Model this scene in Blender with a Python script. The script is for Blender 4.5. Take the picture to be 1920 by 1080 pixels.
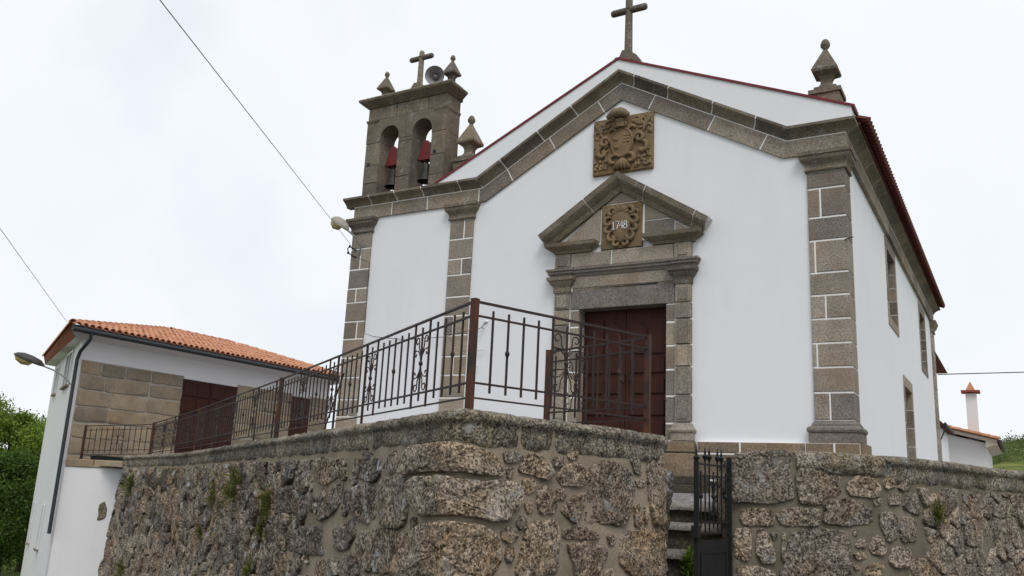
import bpy, math, random
import numpy as np
from mathutils import Vector, Matrix, noise
R = math.radians
C = bpy.context.scene.collection
for o in list(bpy.data.objects): bpy.data.objects.remove(o)
scn = bpy.context.scene
# ------------------------------------------------------------------ camera
EYE = 1.6
CM = np.array([[0.864468, -0.04695, 0.500491], [-0.073858, 0.972961, 0.218842], [-0.497233, -0.226147, 0.837626]])
FPX = 1620.0
cam = bpy.data.cameras.new('camera'); cam.sensor_width = 36.0; cam.lens = FPX / 1920 * 36
cam.clip_start = 0.05; cam.clip_end = 6000
co = bpy.data.objects.new('camera', cam); C.objects.link(co)
ax = [Vector((r[0], r[2], -r[1])) for r in CM]
co.matrix_world = Matrix(((ax[0].x, -ax[1].x, -ax[2].x, 0), (ax[0].y, -ax[1].y, -ax[2].y, 0), (ax[0].z, -ax[1].z, -ax[2].z, EYE), (0, 0, 0, 1)))
scn.camera = co
# ------------------------------------------------------------------ sky, sun, exposure
SUN_EL, SUN_AZ = 52.0, 118.0        # azimuth measured from +X (right of the facade) counter-clockwise: direction TO the sun
SUN_AZ = -48.0
world = bpy.data.worlds.new('World'); scn.world = world; world.use_nodes = True
nt = world.node_tree; N = nt.nodes; L = nt.links
for n in list(N): N.remove(n)
wo = N.new('ShaderNodeOutputWorld'); bg = N.new('ShaderNodeBackground'); bg.inputs['Strength'].default_value = 0.1
sky = N.new('ShaderNodeTexSky'); sky.sky_type = 'NISHITA'; sky.sun_disc = False
sky.sun_elevation = R(SUN_EL); sky.sun_rotation = R(90 - SUN_AZ); sky.air_density = 1.0; sky.dust_density = 1.5
tc = N.new('ShaderNodeTexCoord')
n1 = N.new('ShaderNodeTexNoise'); n1.inputs['Scale'].default_value = 1.7; n1.inputs['Detail'].default_value = 5; n1.inputs['Roughness'].default_value = 0.5
cr = N.new('ShaderNodeValToRGB'); cr.color_ramp.elements[0].position = 0.30; cr.color_ramp.elements[1].position = 0.50
cr.color_ramp.elements[0].color = (0.70, 0.70, 0.70, 1); cr.color_ramp.elements[1].color = (1, 1, 1, 1)
n2 = N.new('ShaderNodeTexNoise'); n2.inputs['Scale'].default_value = 2.6; n2.inputs['Detail'].default_value = 6
cc = N.new('ShaderNodeValToRGB'); cc.color_ramp.elements[0].position = 0.3; cc.color_ramp.elements[1].position = 0.7
cc.color_ramp.elements[0].color = (0.86, 0.90, 0.965, 1); cc.color_ramp.elements[1].color = (0.925, 0.95, 0.99, 1)
sc = N.new('ShaderNodeVectorMath'); sc.operation = 'SCALE'; sc.inputs['Scale'].default_value = 10.4
mx = N.new('ShaderNodeMix'); mx.data_type = 'RGBA'
L.new(tc.outputs['Generated'], n1.inputs['Vector']); L.new(tc.outputs['Generated'], n2.inputs['Vector'])
L.new(n1.outputs['Fac'], cr.inputs['Fac']); L.new(n2.outputs['Fac'], cc.inputs['Fac']); L.new(cc.outputs['Color'], sc.inputs[0])
L.new(cr.outputs['Color'], mx.inputs['Factor']); L.new(sky.outputs['Color'], mx.inputs[6]); L.new(sc.outputs['Vector'], mx.inputs[7])
L.new(mx.outputs[2], bg.inputs['Color']); L.new(bg.outputs['Background'], wo.inputs['Surface'])
sl = bpy.data.lights.new('sun', 'SUN'); sl.energy = 1.4; sl.angle = R(25); sl.color = (1.0, 0.97, 0.93)
so = bpy.data.objects.new('sun', sl); C.objects.link(so); so.location = (0, 0, 60)
sd = Vector((math.cos(R(SUN_EL)) * math.cos(R(SUN_AZ)), math.cos(R(SUN_EL)) * math.sin(R(SUN_AZ)), math.sin(R(SUN_EL))))
so.rotation_euler = sd.to_track_quat('Z', 'Y').to_euler()
scn.view_settings.view_transform = 'Standard'; scn.view_settings.look = 'None'
scn.view_settings.exposure = 0.0; scn.view_settings.gamma = 1.0; scn.view_settings.use_curve_mapping = False
scn.render.engine = 'CYCLES'
# ------------------------------------------------------------------ helpers
def ray(x, y):
    d = CM.T @ np.array([(x - 960) / FPX, (y - 540) / FPX, 1.0]); return np.array([d[0], d[2], -d[1]])
def on_y(x, y, Y): d = ray(x, y); return Vector(d * Y / d[1]) + Vector((0, 0, EYE))
def on_x(x, y, X): d = ray(x, y); return Vector(d * X / d[0]) + Vector((0, 0, EYE))
def on_seg(x, y, P, Q):                      # pixel ray against the vertical plane through P-Q: (fraction along P-Q, z)
    d = ray(x, y); D = (Q[0] - P[0], Q[1] - P[1])
    s = np.linalg.solve(np.array([[d[0], -D[0]], [d[1], -D[1]]]), np.array(P[:2], float)); return s[1], s[0] * d[2] + EYE

class MB:
    def __init__(s): s.v = []; s.f = []
    def add(s, vs, fs):
        b = len(s.v); s.v += [tuple(p) for p in vs]; s.f += [tuple(i + b for i in f) for f in fs]; return s
    def box(s, x0, x1, y0, y1, z0, z1):
        v = [(x, y, z) for z in (z0, z1) for y in (y0, y1) for x in (x0, x1)]
        return s.add(v, [(0, 2, 3, 1), (4, 5, 7, 6), (0, 1, 5, 4), (2, 6, 7, 3), (0, 4, 6, 2), (1, 3, 7, 5)])
    def prism(s, pts, off):                  # closed polygon (3D points) pushed along off
        n = len(pts); off = Vector(off)
        v = [Vector(p) for p in pts] + [Vector(p) + off for p in pts]
        return s.add(v, [tuple(range(n))[::-1], tuple(range(n, 2 * n))] + [(i, (i + 1) % n, n + (i + 1) % n, n + i) for i in range(n)])
    def block(s, p0, eu, ev, en, ch=0.012, jit=0.0, rnd=random):
        # a dressed block: origin p0, edges eu, ev, depth en (towards the viewer); chamfered front
        p0, eu, ev, en = map(Vector, (p0, eu, ev, en)); lu, lv, ln = eu.length, ev.length, en.length
        u, v, n = eu / lu, ev / lv, en / ln
        def P(a, b, c): return p0 + u * a + v * b + n * (c + (rnd.uniform(-jit, jit) if c > 0 else 0))
        o = [P(0, 0, 0), P(lu, 0, 0), P(lu, lv, 0), P(0, lv, 0)]
        m = [P(0, 0, ln - ch), P(lu, 0, ln - ch), P(lu, lv, ln - ch), P(0, lv, ln - ch)]
        t = [P(ch, ch, ln), P(lu - ch, ch, ln), P(lu - ch, lv - ch, ln), P(ch, lv - ch, ln)]
        fs = []
        for a in (0, 4):
            for i in range(4): j = (i + 1) % 4; fs.append((a + i, a + j, a + 4 + j, a + 4 + i))
        return s.add(o + m + t, fs + [(8, 9, 10, 11), (3, 2, 1, 0)])
    def tube(s, path, r, n=6, cap=True, flat=1.0):
        path = [Vector(p) for p in path]; k = len(path); rr = r if isinstance(r, (list, tuple)) else [r] * k
        vs = []; pu = None
        for i, p in enumerate(path):
            t = (path[min(i + 1, k - 1)] - path[max(i - 1, 0)]).normalized()
            if pu is None: pu = t.cross(Vector((0, 0, 1))); pu = pu if pu.length > 1e-3 else Vector((1, 0, 0))
            pu = (pu - t * pu.dot(t)).normalized(); w = t.cross(pu)
            for j in range(n):
                a = 2 * math.pi * j / n + math.pi / n; vs.append(p + (pu * math.cos(a) + w * math.sin(a) * flat) * rr[i])
        fs = [(i * n + j, i * n + (j + 1) % n, (i + 1) * n + (j + 1) % n, (i + 1) * n + j) for i in range(k - 1) for j in range(n)]
        if cap: fs += [tuple(range(n))[::-1], tuple(range((k - 1) * n, k * n))]
        return s.add(vs, fs)
    def lathe(s, prof, c=(0, 0, 0), n=16, axis='Z', ang=0.0, sq=False):
        vs = []; k = len(prof)
        for r, h in prof:
            for j in range(n):
                a = 2 * math.pi * j / n + ang; x, y = r * math.cos(a), r * math.sin(a)
                p = (x, y, h) if axis == 'Z' else ((x, -h, y) if axis == 'Y' else (h, x, y))
                vs.append((c[0] + p[0], c[1] + p[1], c[2] + p[2]))
        fs = [(i * n + j, i * n + (j + 1) % n, (i + 1) * n + (j + 1) % n, (i + 1) * n + j) for i in range(k - 1) for j in range(n)]
        fs += [tuple(range(n))[::-1], tuple(range((k - 1) * n, k * n))]
        return s.add(vs, fs)
    def ell(s, c, rx, ry, rz, nu=10, nv=6):
        return s.add([(c[0] + rx * math.cos(2 * math.pi * j / nu) * math.sin(math.pi * i / nv), c[1] + ry * math.sin(2 * math.pi * j / nu) * math.sin(math.pi * i / nv), c[2] + rz * math.cos(math.pi * i / nv)) for i in range(nv + 1) for j in range(nu)],
                     [(i * nu + j, (i + 1) * nu + j, (i + 1) * nu + (j + 1) % nu, i * nu + (j + 1) % nu) for i in range(nv) for j in range(nu)])
    def sweep(s, path, prof, to3d, cap=True):
        # path in a plane, prof = closed list of (n, o): n along the in-plane normal (mitred), o off the plane
        k = len(path); vs = []; m = len(prof)
        def nrm(a, b): dx, dy = b[0] - a[0], b[1] - a[1]; l = math.hypot(dx, dy); return (-dy / l, dx / l)
        for i, p in enumerate(path):
            if i == 0: nn = nrm(path[0], path[1])
            elif i == k - 1: nn = nrm(path[-2], path[-1])
            else:
                a, b = nrm(path[i - 1], p), nrm(p, path[i + 1]); d = 1 + a[0] * b[0] + a[1] * b[1]; nn = ((a[0] + b[0]) / d, (a[1] + b[1]) / d)
            for q in prof: vs.append(to3d(p[0] + nn[0] * q[0], p[1] + nn[1] * q[0], q[1]))
        fs = [(i * m + j, i * m + (j + 1) % m, (i + 1) * m + (j + 1) % m, (i + 1) * m + j) for i in range(k - 1) for j in range(m)]
        if cap: fs += [tuple(range(m))[::-1], tuple(range((k - 1) * m, k * m))]
        return s.add(vs, fs)
    def mesh(s, name, mat, origin, smooth=False):
        me = bpy.data.meshes.new(name); o = Vector(origin)
        me.from_pydata([(p[0] - o.x, p[1] - o.y, p[2] - o.z) for p in s.v], [], s.f); me.validate()
        import bmesh
        bm = bmesh.new(); bm.from_mesh(me); bmesh.ops.recalc_face_normals(bm, faces=bm.faces); bm.to_mesh(me); bm.free()
        me.materials.append(mat)
        if smooth:
            me.polygons.foreach_set('use_smooth', [True] * len(me.polygons))
            if smooth != 'all': me.set_sharp_from_angle(angle=R(smooth if smooth is not True else 40))
        return me
    def build(s, name, mat, parent=None, smooth=False):
        a = np.array(s.v); lo, hi = a.min(0), a.max(0); org = ((lo[0] + hi[0]) / 2, (lo[1] + hi[1]) / 2, lo[2])
        return place(name, s.mesh(name, mat, org, smooth), org, parent)
def place(name, me, loc, parent=None, rot=None):
    o = bpy.data.objects.new(name, me); C.objects.link(o); o.location = loc
    if rot is not None: o.rotation_euler = rot
    if parent is not None: attach(o, parent)
    return o
def world_loc(o):
    m = Vector(o.location)
    return m
ROOTLOC = {}
def attach(o, parent):
    o.parent = parent; p = ROOTLOC.get(parent.name)
    base = p if p is not None else Vector(parent.location)
    ROOTLOC[o.name] = Vector(o.location)     # world place of the child (parents are never rotated)
    o.location = Vector(o.location) - base
def thing(name, loc, label, cat, group=None):
    o = bpy.data.objects.new(name, None); o.empty_display_size = 0.2; C.objects.link(o); o.location = loc
    return tag(o, label, cat, group)
def tag(o, label, cat, group=None):
    o['label'] = label; o['category'] = cat
    if group: o['group'] = group
    return o
def kind(o, k): o['kind'] = k; return o
# ------------------------------------------------------------------ materials
class NT:
    def __init__(s, name):
        s.m = bpy.data.materials.new(name); s.m.use_nodes = True; s.t = s.m.node_tree
        s.b = s.t.nodes['Principled BSDF']; s.geo = s.t.nodes.new('ShaderNodeNewGeometry'); s.oi = s.t.nodes.new('ShaderNodeObjectInfo')
        s.pos = s.geo.outputs['Position']
    def link(s, a, b): s.t.links.new(a, b)
    def noise(s, scale, detail=4, rough=0.55, vec=None, stretch=None):
        n = s.t.nodes.new('ShaderNodeTexNoise'); n.inputs['Scale'].default_value = scale; n.inputs['Detail'].default_value = detail; n.inputs['Roughness'].default_value = rough
        v = vec or s.pos
        if stretch:
            mp = s.t.nodes.new('ShaderNodeMapping'); mp.inputs['Scale'].default_value = stretch; s.link(v, mp.inputs['Vector']); v = mp.outputs['Vector']
        s.link(v, n.inputs['Vector']); return n.outputs['Fac']
    def voro(s, scale, feat='F1'):
        n = s.t.nodes.new('ShaderNodeTexVoronoi'); n.inputs['Scale'].default_value = scale; n.feature = feat; s.link(s.pos, n.inputs['Vector']); return n
    def ramp(s, fac, stops):
        n = s.t.nodes.new('ShaderNodeValToRGB'); e = n.color_ramp.elements
        while len(e) < len(stops): e.new(0.5)
        for i, (p, c) in enumerate(stops): e[i].position = p; e[i].color = (c if len(c) == 4 else (*c, 1)) if not isinstance(c, (int, float)) else (c, c, c, 1)
        s.link(fac, n.inputs['Fac']); return n.outputs['Color']
    def mix(s, fac, a, b, mode='MIX'):
        n = s.t.nodes.new('ShaderNodeMix'); n.data_type = 'RGBA'; n.blend_type = mode
        for sock, v in ((n.inputs['Factor'], fac), (n.inputs[6], a), (n.inputs[7], b)):
            if isinstance(v, (int, float)): sock.default_value = v
            elif isinstance(v, tuple): sock.default_value = (*v, 1) if len(v) == 3 else v
            else: s.link(v, sock)
        return n.outputs[2]
    def math(s, op, a, b=0.0):
        n = s.t.nodes.new('ShaderNodeMath'); n.operation = op
        for i, v in enumerate((a, b)):
            if isinstance(v, (int, float)): n.inputs[i].default_value = v
            else: s.link(v, n.inputs[i])
        return n.outputs[0]
    def out(s, col, rough=0.85, bump=None, dist=0.02, strength=0.6, metal=0.0, spec=0.3):
        if isinstance(col, tuple): s.b.inputs['Base Color'].default_value = (*col, 1)
        else: s.link(col, s.b.inputs['Base Color'])
        if isinstance(rough, (int, float)): s.b.inputs['Roughness'].default_value = rough
        else: s.link(rough, s.b.inputs['Roughness'])
        s.b.inputs['Metallic'].default_value = metal; s.b.inputs['Specular IOR Level'].default_value = spec
        if bump is not None:
            n = s.t.nodes.new('ShaderNodeBump'); n.inputs['Distance'].default_value = dist; n.inputs['Strength'].default_value = strength
            s.link(bump, n.inputs['Height']); s.link(n.outputs['Normal'], s.b.inputs['Normal'])
        return s.m
def granite(name, dark, mid, light, tint=(0.2, 0.13, 0.06), grime=0.5, scale=55, lichen=0.0, moss=0.0, vari=0.35, bump=0.01, bs=0.6, tfac=0.4, coarse=False):
    t = NT(name)
    sp = t.noise(scale, 4 if coarse else 3, 0.75 if coarse else 0.7)
    hi = tuple(min(1, x * 1.5) for x in light)
    if coarse:                              # broken granite: crisp chips over softer mottling
        vo = t.voro(scale * 1.6); sx = t.t.nodes.new('ShaderNodeSeparateColor'); t.link(vo.outputs['Color'], sx.inputs[0])
        chip = t.math('ADD', t.math('MULTIPLY', sx.outputs[0], 0.26), 0.37)
        sp = t.math('ADD', t.math('MULTIPLY', chip, 0.5), t.math('ADD', t.math('MULTIPLY', sp, 0.3), t.math('MULTIPLY', t.noise(scale * 0.16, 4, 0.65), 0.2)))
    c = t.ramp(sp, [(0.41, dark), (0.475, mid), (0.535, light), (0.59, hi)] if coarse else [(0.30, dark), (0.5, mid), (0.72, light)])
    c = t.mix(t.math('MULTIPLY', t.ramp(t.noise(1.1, 3), [(0.45, 0.0), (0.7, 1.0)]), tfac), c, tint, 'OVERLAY' if coarse else 'MIX')
    g = t.ramp(t.noise(2.3, 5, 0.6), [(0.35, 1.0), (0.62, 0.0)])
    c = t.mix(t.math('MULTIPLY', g, grime), c, (0.055, 0.048, 0.042))
    # each stone a little lighter or darker, warmer or greyer than its neighbour
    v = t.ramp(t.oi.outputs['Random'], [(0.0, (1 - vari, 1 - vari, 1 - vari * 0.9)), (0.5, (1.0, 0.97, 0.93)), (1.0, (1 + vari, 1 + vari * 0.86, 1 + vari * 0.66))])
    c = t.mix(1.0, c, v, 'MULTIPLY')
    if lichen: c = t.mix(t.math('MULTIPLY', t.ramp(t.noise(4.7, 7, 0.8), [(0.56, 0.0), (0.62, 1.0)]), lichen), c, (0.44, 0.45, 0.45))
    if moss: c = t.mix(t.math('MULTIPLY', t.ramp(t.noise(1.9, 7, 0.8), [(0.56, 0.0), (0.66, 1.0)]), moss), c, (0.11, 0.11, 0.035))
    h = t.math('ADD', sp if coarse else t.noise(scale * 0.8, 4, 0.7), t.math('MULTIPLY', t.noise(scale * (0.3 if coarse else 0.18), 4, 0.6), 1.2))
    return t.out(c, 0.92, h, bump, bs, spec=0.2)
M = {}
M['granite'] = granite('dressed_granite', (0.13, 0.111, 0.094), (0.29, 0.255, 0.218), (0.47, 0.43, 0.38), tint=(0.29, 0.205, 0.13), grime=0.28, vari=0.3, bump=0.012, bs=0.7, scale=34, tfac=.5)
M['granite_dark'] = granite('weathered_granite', (0.065, 0.053, 0.042), (0.2, 0.17, 0.136), (0.36, 0.318, 0.265), tint=(0.2, 0.145, 0.085), grime=0.42, vari=0.28, lichen=0.3, moss=0.25, bump=0.015, scale=40)
M['granite_warm'] = granite('ochre_stone', (0.12, 0.085, 0.048), (0.24, 0.174, 0.102), (0.355, 0.272, 0.17), tint=(0.26, 0.155, 0.075), grime=0.3, vari=0.12, bump=0.006, bs=0.5, scale=50)
M['rubble'] = granite('rubble_granite', (0.03, 0.023, 0.018), (0.155, 0.125, 0.095), (0.37, 0.32, 0.265), tint=(0.46, 0.34, 0.2), grime=0.22, vari=0.25, lichen=0.35, moss=0.22, bump=0.04, bs=1.0, scale=36, tfac=0.7, coarse=True)
M['rubble_left'] = granite('mossy_rubble_granite', (0.024, 0.018, 0.014), (0.118, 0.094, 0.072), (0.31, 0.275, 0.235), tint=(0.42, 0.29, 0.15), grime=0.38, vari=0.42, lichen=0.8, moss=0.4, bump=0.06, bs=1.0, scale=26, tfac=0.7, coarse=True)
M['coping'] = granite('coping_granite', (0.032, 0.027, 0.021), (0.145, 0.125, 0.096), (0.34, 0.305, 0.25), tint=(0.3, 0.25, 0.15), grime=0.5, vari=0.28, lichen=0.4, moss=0.45, bump=0.045, bs=1.0, scale=38, coarse=True)
M['granite_brown'] = granite('brown_granite', (0.12, 0.094, 0.068), (0.225, 0.175, 0.125), (0.34, 0.28, 0.21), tint=(0.24, 0.15, 0.08), grime=0.3, vari=0.2, bump=0.01, bs=0.6, scale=36)
M['house_stone'] = granite('house_granite', (0.18, 0.148, 0.108), (0.315, 0.262, 0.195), (0.43, 0.375, 0.30), tint=(0.40, 0.265, 0.13), grime=0.28, vari=0.24, bump=0.01, bs=0.6, scale=36)
def mortar(name, a, b):
    t = NT(name); c = t.ramp(t.noise(2.2, 5), [(0.3, a), (0.7, b)])
    c = t.mix(t.math('MULTIPLY', t.ramp(t.noise(60, 2), [(0.45, 0.0), (0.6, 1.0)]), 0.25), c, (0.1, 0.09, 0.075))
    return t.out(c, 0.95, t.noise(30, 5, 0.65), 0.015, 0.6, spec=0.1)
M['mortar'] = mortar('lime_mortar', (0.20, 0.163, 0.12), (0.37, 0.31, 0.235))
M['mortar_old'] = mortar('old_lime_mortar', (0.12, 0.098, 0.072), (0.24, 0.205, 0.155))
M['mortar_house'] = mortar('house_joint', (0.33, 0.295, 0.24), (0.43, 0.39, 0.33))
def plaster(name, col, dirt):
    t = NT(name)
    c = t.mix(t.math('MULTIPLY', t.ramp(t.noise(0.8, 6, 0.6), [(0.4, 0.0), (0.75, 1.0)]), 0.5), col, tuple(x * 0.94 for x in col))
    s = t.math('MULTIPLY', t.ramp(t.noise(1.0, 6, 0.65, stretch=(1.6, 1.6, 0.16)), [(0.52, 0.0), (0.8, 1.0)]), t.ramp(t.noise(0.5, 4, 0.6), [(0.4, 0.0), (0.65, 1.0)]))
    c = t.mix(t.math('MULTIPLY', s, dirt), c, (0.52, 0.48, 0.42))
    return t.out(c, 0.9, t.math('ADD', t.noise(120, 3), t.math('MULTIPLY', t.noise(3, 4), 2.0)), 0.006, 0.35, spec=0.15)
M['plaster'] = plaster('white_plaster', (0.79, 0.793, 0.82), 0.24)
M['plaster_house'] = plaster('house_plaster', (0.77, 0.76, 0.76), 0.25)
M['joint'] = plaster('white_painted_joint', (0.86, 0.84, 0.82), 0.05)
M['cream'] = plaster('cream_paint', (0.66, 0.58, 0.48), 0.2)
def iron(name, col, rust, amt, rough=0.55):
    t = NT(name); f = t.math('MULTIPLY', t.ramp(t.noise(9, 6, 0.7, stretch=(1, 1, 0.3)), [(0.42, 0.0), (0.62, 1.0)]), amt)
    return t.out(t.mix(f, col, rust), t.ramp(f, [(0, rough), (1, 0.9)]), t.noise(60, 4), 0.003, 0.5, metal=0.0, spec=0.35)
M['iron'] = iron('rusty_brown_iron', (0.022, 0.014, 0.013), (0.062, 0.034, 0.024), 0.75)
M['iron_post'] = iron('rusted_iron_post', (0.028, 0.014, 0.014), (0.12, 0.042, 0.018), 0.85)
M['iron_gate'] = iron('black_painted_iron', (0.006, 0.0065, 0.008), (0.015, 0.014, 0.014), 0.5, 0.5)
M['galv'] = iron('galvanised_steel', (0.22, 0.225, 0.23), (0.13, 0.125, 0.12), 0.5, 0.45)
M['gutter'] = iron('dark_grey_gutter_metal', (0.035, 0.04, 0.047), (0.05, 0.05, 0.052), 0.4, 0.4)
def simple(name, col, rough=0.7, var=0.25, scale=6, metal=0.0, spec=0.3):
    t = NT(name); f = t.ramp(t.noise(scale, 5, 0.6), [(0.3, 0.0), (0.7, 1.0)])
    c = t.mix(f, tuple(x * (1 - var) for x in col), tuple(min(1, x * (1 + var)) for x in col))
    return t.out(c, rough, t.noise(scale * 12, 3), 0.003, 0.4, metal=metal, spec=spec)
def tile(name, a, b, d):
    t = NT(name); c = t.mix(t.oi.outputs['Random'], a, b)
    c = t.mix(t.math('MULTIPLY', t.ramp(t.noise(3.0, 6, 0.7), [(0.42, 0.0), (0.7, 1.0)]), 0.75), c, d)
    c = t.mix(t.ramp(t.noise(7.0, 2), [(0.35, 0.0), (0.65, 1.0)]), c, b)
    c = t.mix(0.35, c, t.ramp(t.noise(26, 4), [(0.3, tuple(x * 0.5 for x in a)), (0.7, tuple(x * 1.3 for x in b))]))
    return t.out(c, 0.85, t.noise(70, 3), 0.004, 0.5, spec=0.2)
M['terracotta'] = tile('terracotta', (0.36, 0.135, 0.075), (0.60, 0.30, 0.18), (0.19, 0.10, 0.07))
M['tile_red'] = tile('dark_red_tile', (0.085, 0.024, 0.021), (0.13, 0.037, 0.028), (0.045, 0.023, 0.02))
M['fascia'] = simple('oxide_red_paint', (0.24, 0.062, 0.036), 0.8, 0.2)
M['red_metal'] = simple('red_painted_flashing', (0.17, 0.018, 0.028), 0.45, 0.2, 2)
M['red_yoke'] = simple('red_painted_yoke', (0.15, 0.012, 0.014), 0.5, 0.2, 5)
M['bronze'] = simple('dark_bronze', (0.045, 0.04, 0.034), 0.5, 0.3, 12, metal=0.6)
M['horn'] = simple('grey_loudspeaker_metal', (0.30, 0.285, 0.30), 0.5, 0.15, 8, metal=0.3)
M['black'] = simple('black_rubber_and_hole_shade', (0.012, 0.012, 0.013), 0.6, 0.2)  # rubber on the cables; also the shade in holes and gaps, as colour
M['lamp_shell'] = simple('dark_grey_lamp_shell', (0.06, 0.055, 0.052), 0.5, 0.2)
M['lamp_shell_light'] = simple('pale_lamp_shell', (0.34, 0.31, 0.27), 0.5, 0.2)
M['lens'] = simple('yellowed_lamp_lens', (0.42, 0.34, 0.13), 0.25, 0.2, 9, spec=0.5)
M['glass'] = simple('dark_window_glass', (0.02, 0.022, 0.025), 0.12, 0.2, 3, spec=0.6)
M['white_pvc'] = simple('white_painted_frame', (0.7, 0.7, 0.7), 0.5, 0.05)
t = NT('mahogany'); wv = t.noise(3.0, 6, 0.65, stretch=(9, 9, 0.7))
M['wood'] = t.out(t.mix(t.math('MULTIPLY', t.oi.outputs['Random'], 0.4), t.ramp(wv, [(0.3, (0.026, 0.0075, 0.0045)), (0.7, (0.060, 0.017, 0.0095))]), (0.035, 0.0125, 0.0075)), 0.6, wv, 0.003, 0.4, spec=0.2)
def leafmat(name, a, b):
    t = NT(name); n = t.t.nodes.new('ShaderNodeTexWhiteNoise'); n.noise_dimensions = '1D'
    at = t.t.nodes.new('ShaderNodeAttribute'); at.attribute_name = 'leafrand'
    c = t.mix(at.outputs['Fac'], a, b); m = t.out(c, 0.6, spec=0.25)
    tr = t.t.nodes.new('ShaderNodeBsdfTranslucent'); t.link(t.mix(0.5, c, (0.16, 0.24, 0.02)), tr.inputs['Color'])
    mx = t.t.nodes.new('ShaderNodeMixShader'); mx.inputs[0].default_value = 0.3
    t.link(t.b.outputs[0], mx.inputs[1]); t.link(tr.outputs[0], mx.inputs[2]); t.link(mx.outputs[0], t.t.nodes['Material Output'].inputs['Surface']); return m
M['leaf'] = leafmat('green_leaf', (0.07, 0.14, 0.016), (0.24, 0.34, 0.055))
M['leaf_dark'] = leafmat('dark_green_leaf', (0.03, 0.07, 0.012), (0.09, 0.16, 0.028))
M['herb'] = leafmat('wall_plant_leaf', (0.06, 0.075, 0.02), (0.19, 0.175, 0.05))
M['scrub'] = leafmat('scrub_leaf', (0.055, 0.085, 0.03), (0.13, 0.16, 0.06))
M['bark'] = simple('bark', (0.07, 0.052, 0.038), 0.95, 0.4, 8)
t = NT('asphalt'); M['asphalt'] = t.out(t.ramp(t.noise(90, 3), [(0.3, (0.03, 0.03, 0.03)), (0.7, (0.075, 0.073, 0.07))]), 0.95, t.noise(120, 2), 0.006, 0.6)
t = NT('field'); M['field'] = t.out(t.ramp(t.noise(0.05, 8, 0.65), [(0.3, (0.06, 0.085, 0.025)), (0.5, (0.11, 0.14, 0.035)), (0.66, (0.22, 0.205, 0.065))]), 1.0, t.noise(0.6, 6, 0.7), 0.6, 0.6, spec=0.05)
t = NT('cobble'); vv = t.voro(9.0); M['cobble'] = t.out(t.ramp(vv.outputs['Distance'], [(0.0, (0.36, 0.34, 0.34)), (0.42, (0.30, 0.28, 0.28)), (0.6, (0.09, 0.08, 0.075))]), 0.9, t.math('MULTIPLY', vv.outputs['Distance'], -1.0), 0.05, 0.8)
M['riser'] = granite('mossy_shaded_granite', (0.02, 0.018, 0.014), (0.07, 0.062, 0.048), (0.16, 0.145, 0.115), tint=(0.07, 0.075, 0.03), grime=0.5, vari=0.15, lichen=0.15, moss=0.7, bump=0.03, bs=0.9, scale=40)  # moss plus the shade on the risers, put into the colour
M['step'] = granite('worn_lit_step_granite', (0.12, 0.11, 0.10), (0.28, 0.265, 0.245), (0.48, 0.465, 0.44), tint=(0.25, 0.23, 0.18), grime=0.2, vari=0.12, lichen=0.3, moss=0.35, bump=0.02, bs=0.8, scale=46)  # worn stone, with the light on the step tops put into the colour
# ------------------------------------------------------------------ ground, street, terrace
def gz(x, y):
    t = min(1.0, max(0.0, (-5.0 - x) / 19.0)); z = -3.4 * t * t * (3 - 2 * t)
    return z
def hill_z(x, y):
    d = math.hypot(x, y); h = 0.0
    for cx, cy, w, a in ((-50, 780, 330, 40), (420, 760, 380, 46), (-900, 1300, 500, 34), (900, 300, 420, 34)):
        h += a * math.exp(-(((x - cx) ** 2 + (y - cy) ** 2) / w ** 2))
    return h * min(1, max(0, (d - 60) / 200))
def axis_pts():
    a = [0]
    while a[-1] < 3000: a.append(a[-1] + max(1.2, a[-1] * 0.09))
    return sorted([-q for q in a[1:]] + a)
mb = MB(); A = axis_pts(); nA = len(A)
for y in A:
    for x in A: mb.v.append((x - 10, y + 8, gz(x - 10, y + 8) + hill_z(x - 10, y + 8) - 0.03 + (noise.noise((x * 0.02, y * 0.02, 3)) * 2.0 if math.hypot(x, y) > 120 else 0)))
mb.f = [(j * nA + i, j * nA + i + 1, (j + 1) * nA + i + 1, (j + 1) * nA + i) for j in range(nA - 1) for i in range(nA - 1)]
kind(mb.build('ground', M['field'], smooth='all'), 'structure')
mb = MB(); xs = np.linspace(-34, 14, 49)
for x in xs:
    yb = np.interp(x, [-34, -23, -17, -11, -4.3, -3.2, -1, 0, 14], [16.5, 16.9, 13.6, 10.2, 6.2, 9.3, 11.0, 13.5, 26])
    for y in (-14.0, yb): mb.v.append((x, y, gz(x, y) + 0.012))
mb.f = [(2 * i, 2 * i + 2, 2 * i + 3, 2 * i + 1) for i in range(len(xs) - 1)]
kind(mb.build('street', M['asphalt'], smooth='all'), 'structure')
def tz(y): return 1.52 + min(max(y - 10.5, -4), 6.5) * 0.028
ST_D = Vector((-0.36, 0.933, 0)).normalized()          # the way the stair climbs
ST_N = Vector((ST_D.y, -ST_D.x, 0))                    # its right-hand side
PB = Vector((-3.33, 8.93, 0)); PW = Vector((-2.93, 9.86, 0))
mb = MB()
def tpoly(pts): mb.add([(x, y, tz(y)) for x, y in pts], [tuple(range(len(pts)))])
sb = PB + ST_D * 1.62; sw = PB + ST_D * 1.62 + ST_N * 1.3
tpoly([(-25.38, 17.2), (-22.9, 17.75), (-17.0, 14.5), (-10.8, 10.9), (-4.25, 6.75), (-3.5, 9.0), (sb.x, sb.y), (sw.x, sw.y), (-1.2, 11.4), (-0.3, 13.6), (1.2, 17.0), (-25.38, 17.0)][0:11] + [(-25.38, 17.0)][:0])
tpoly([(-22.9, 17.749), (1.2, 16.999), (6, 30), (6, 60), (-25.38, 60), (-25.38, 17.199)])
kind(mb.build('terrace', M['cobble']), 'structure')
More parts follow.
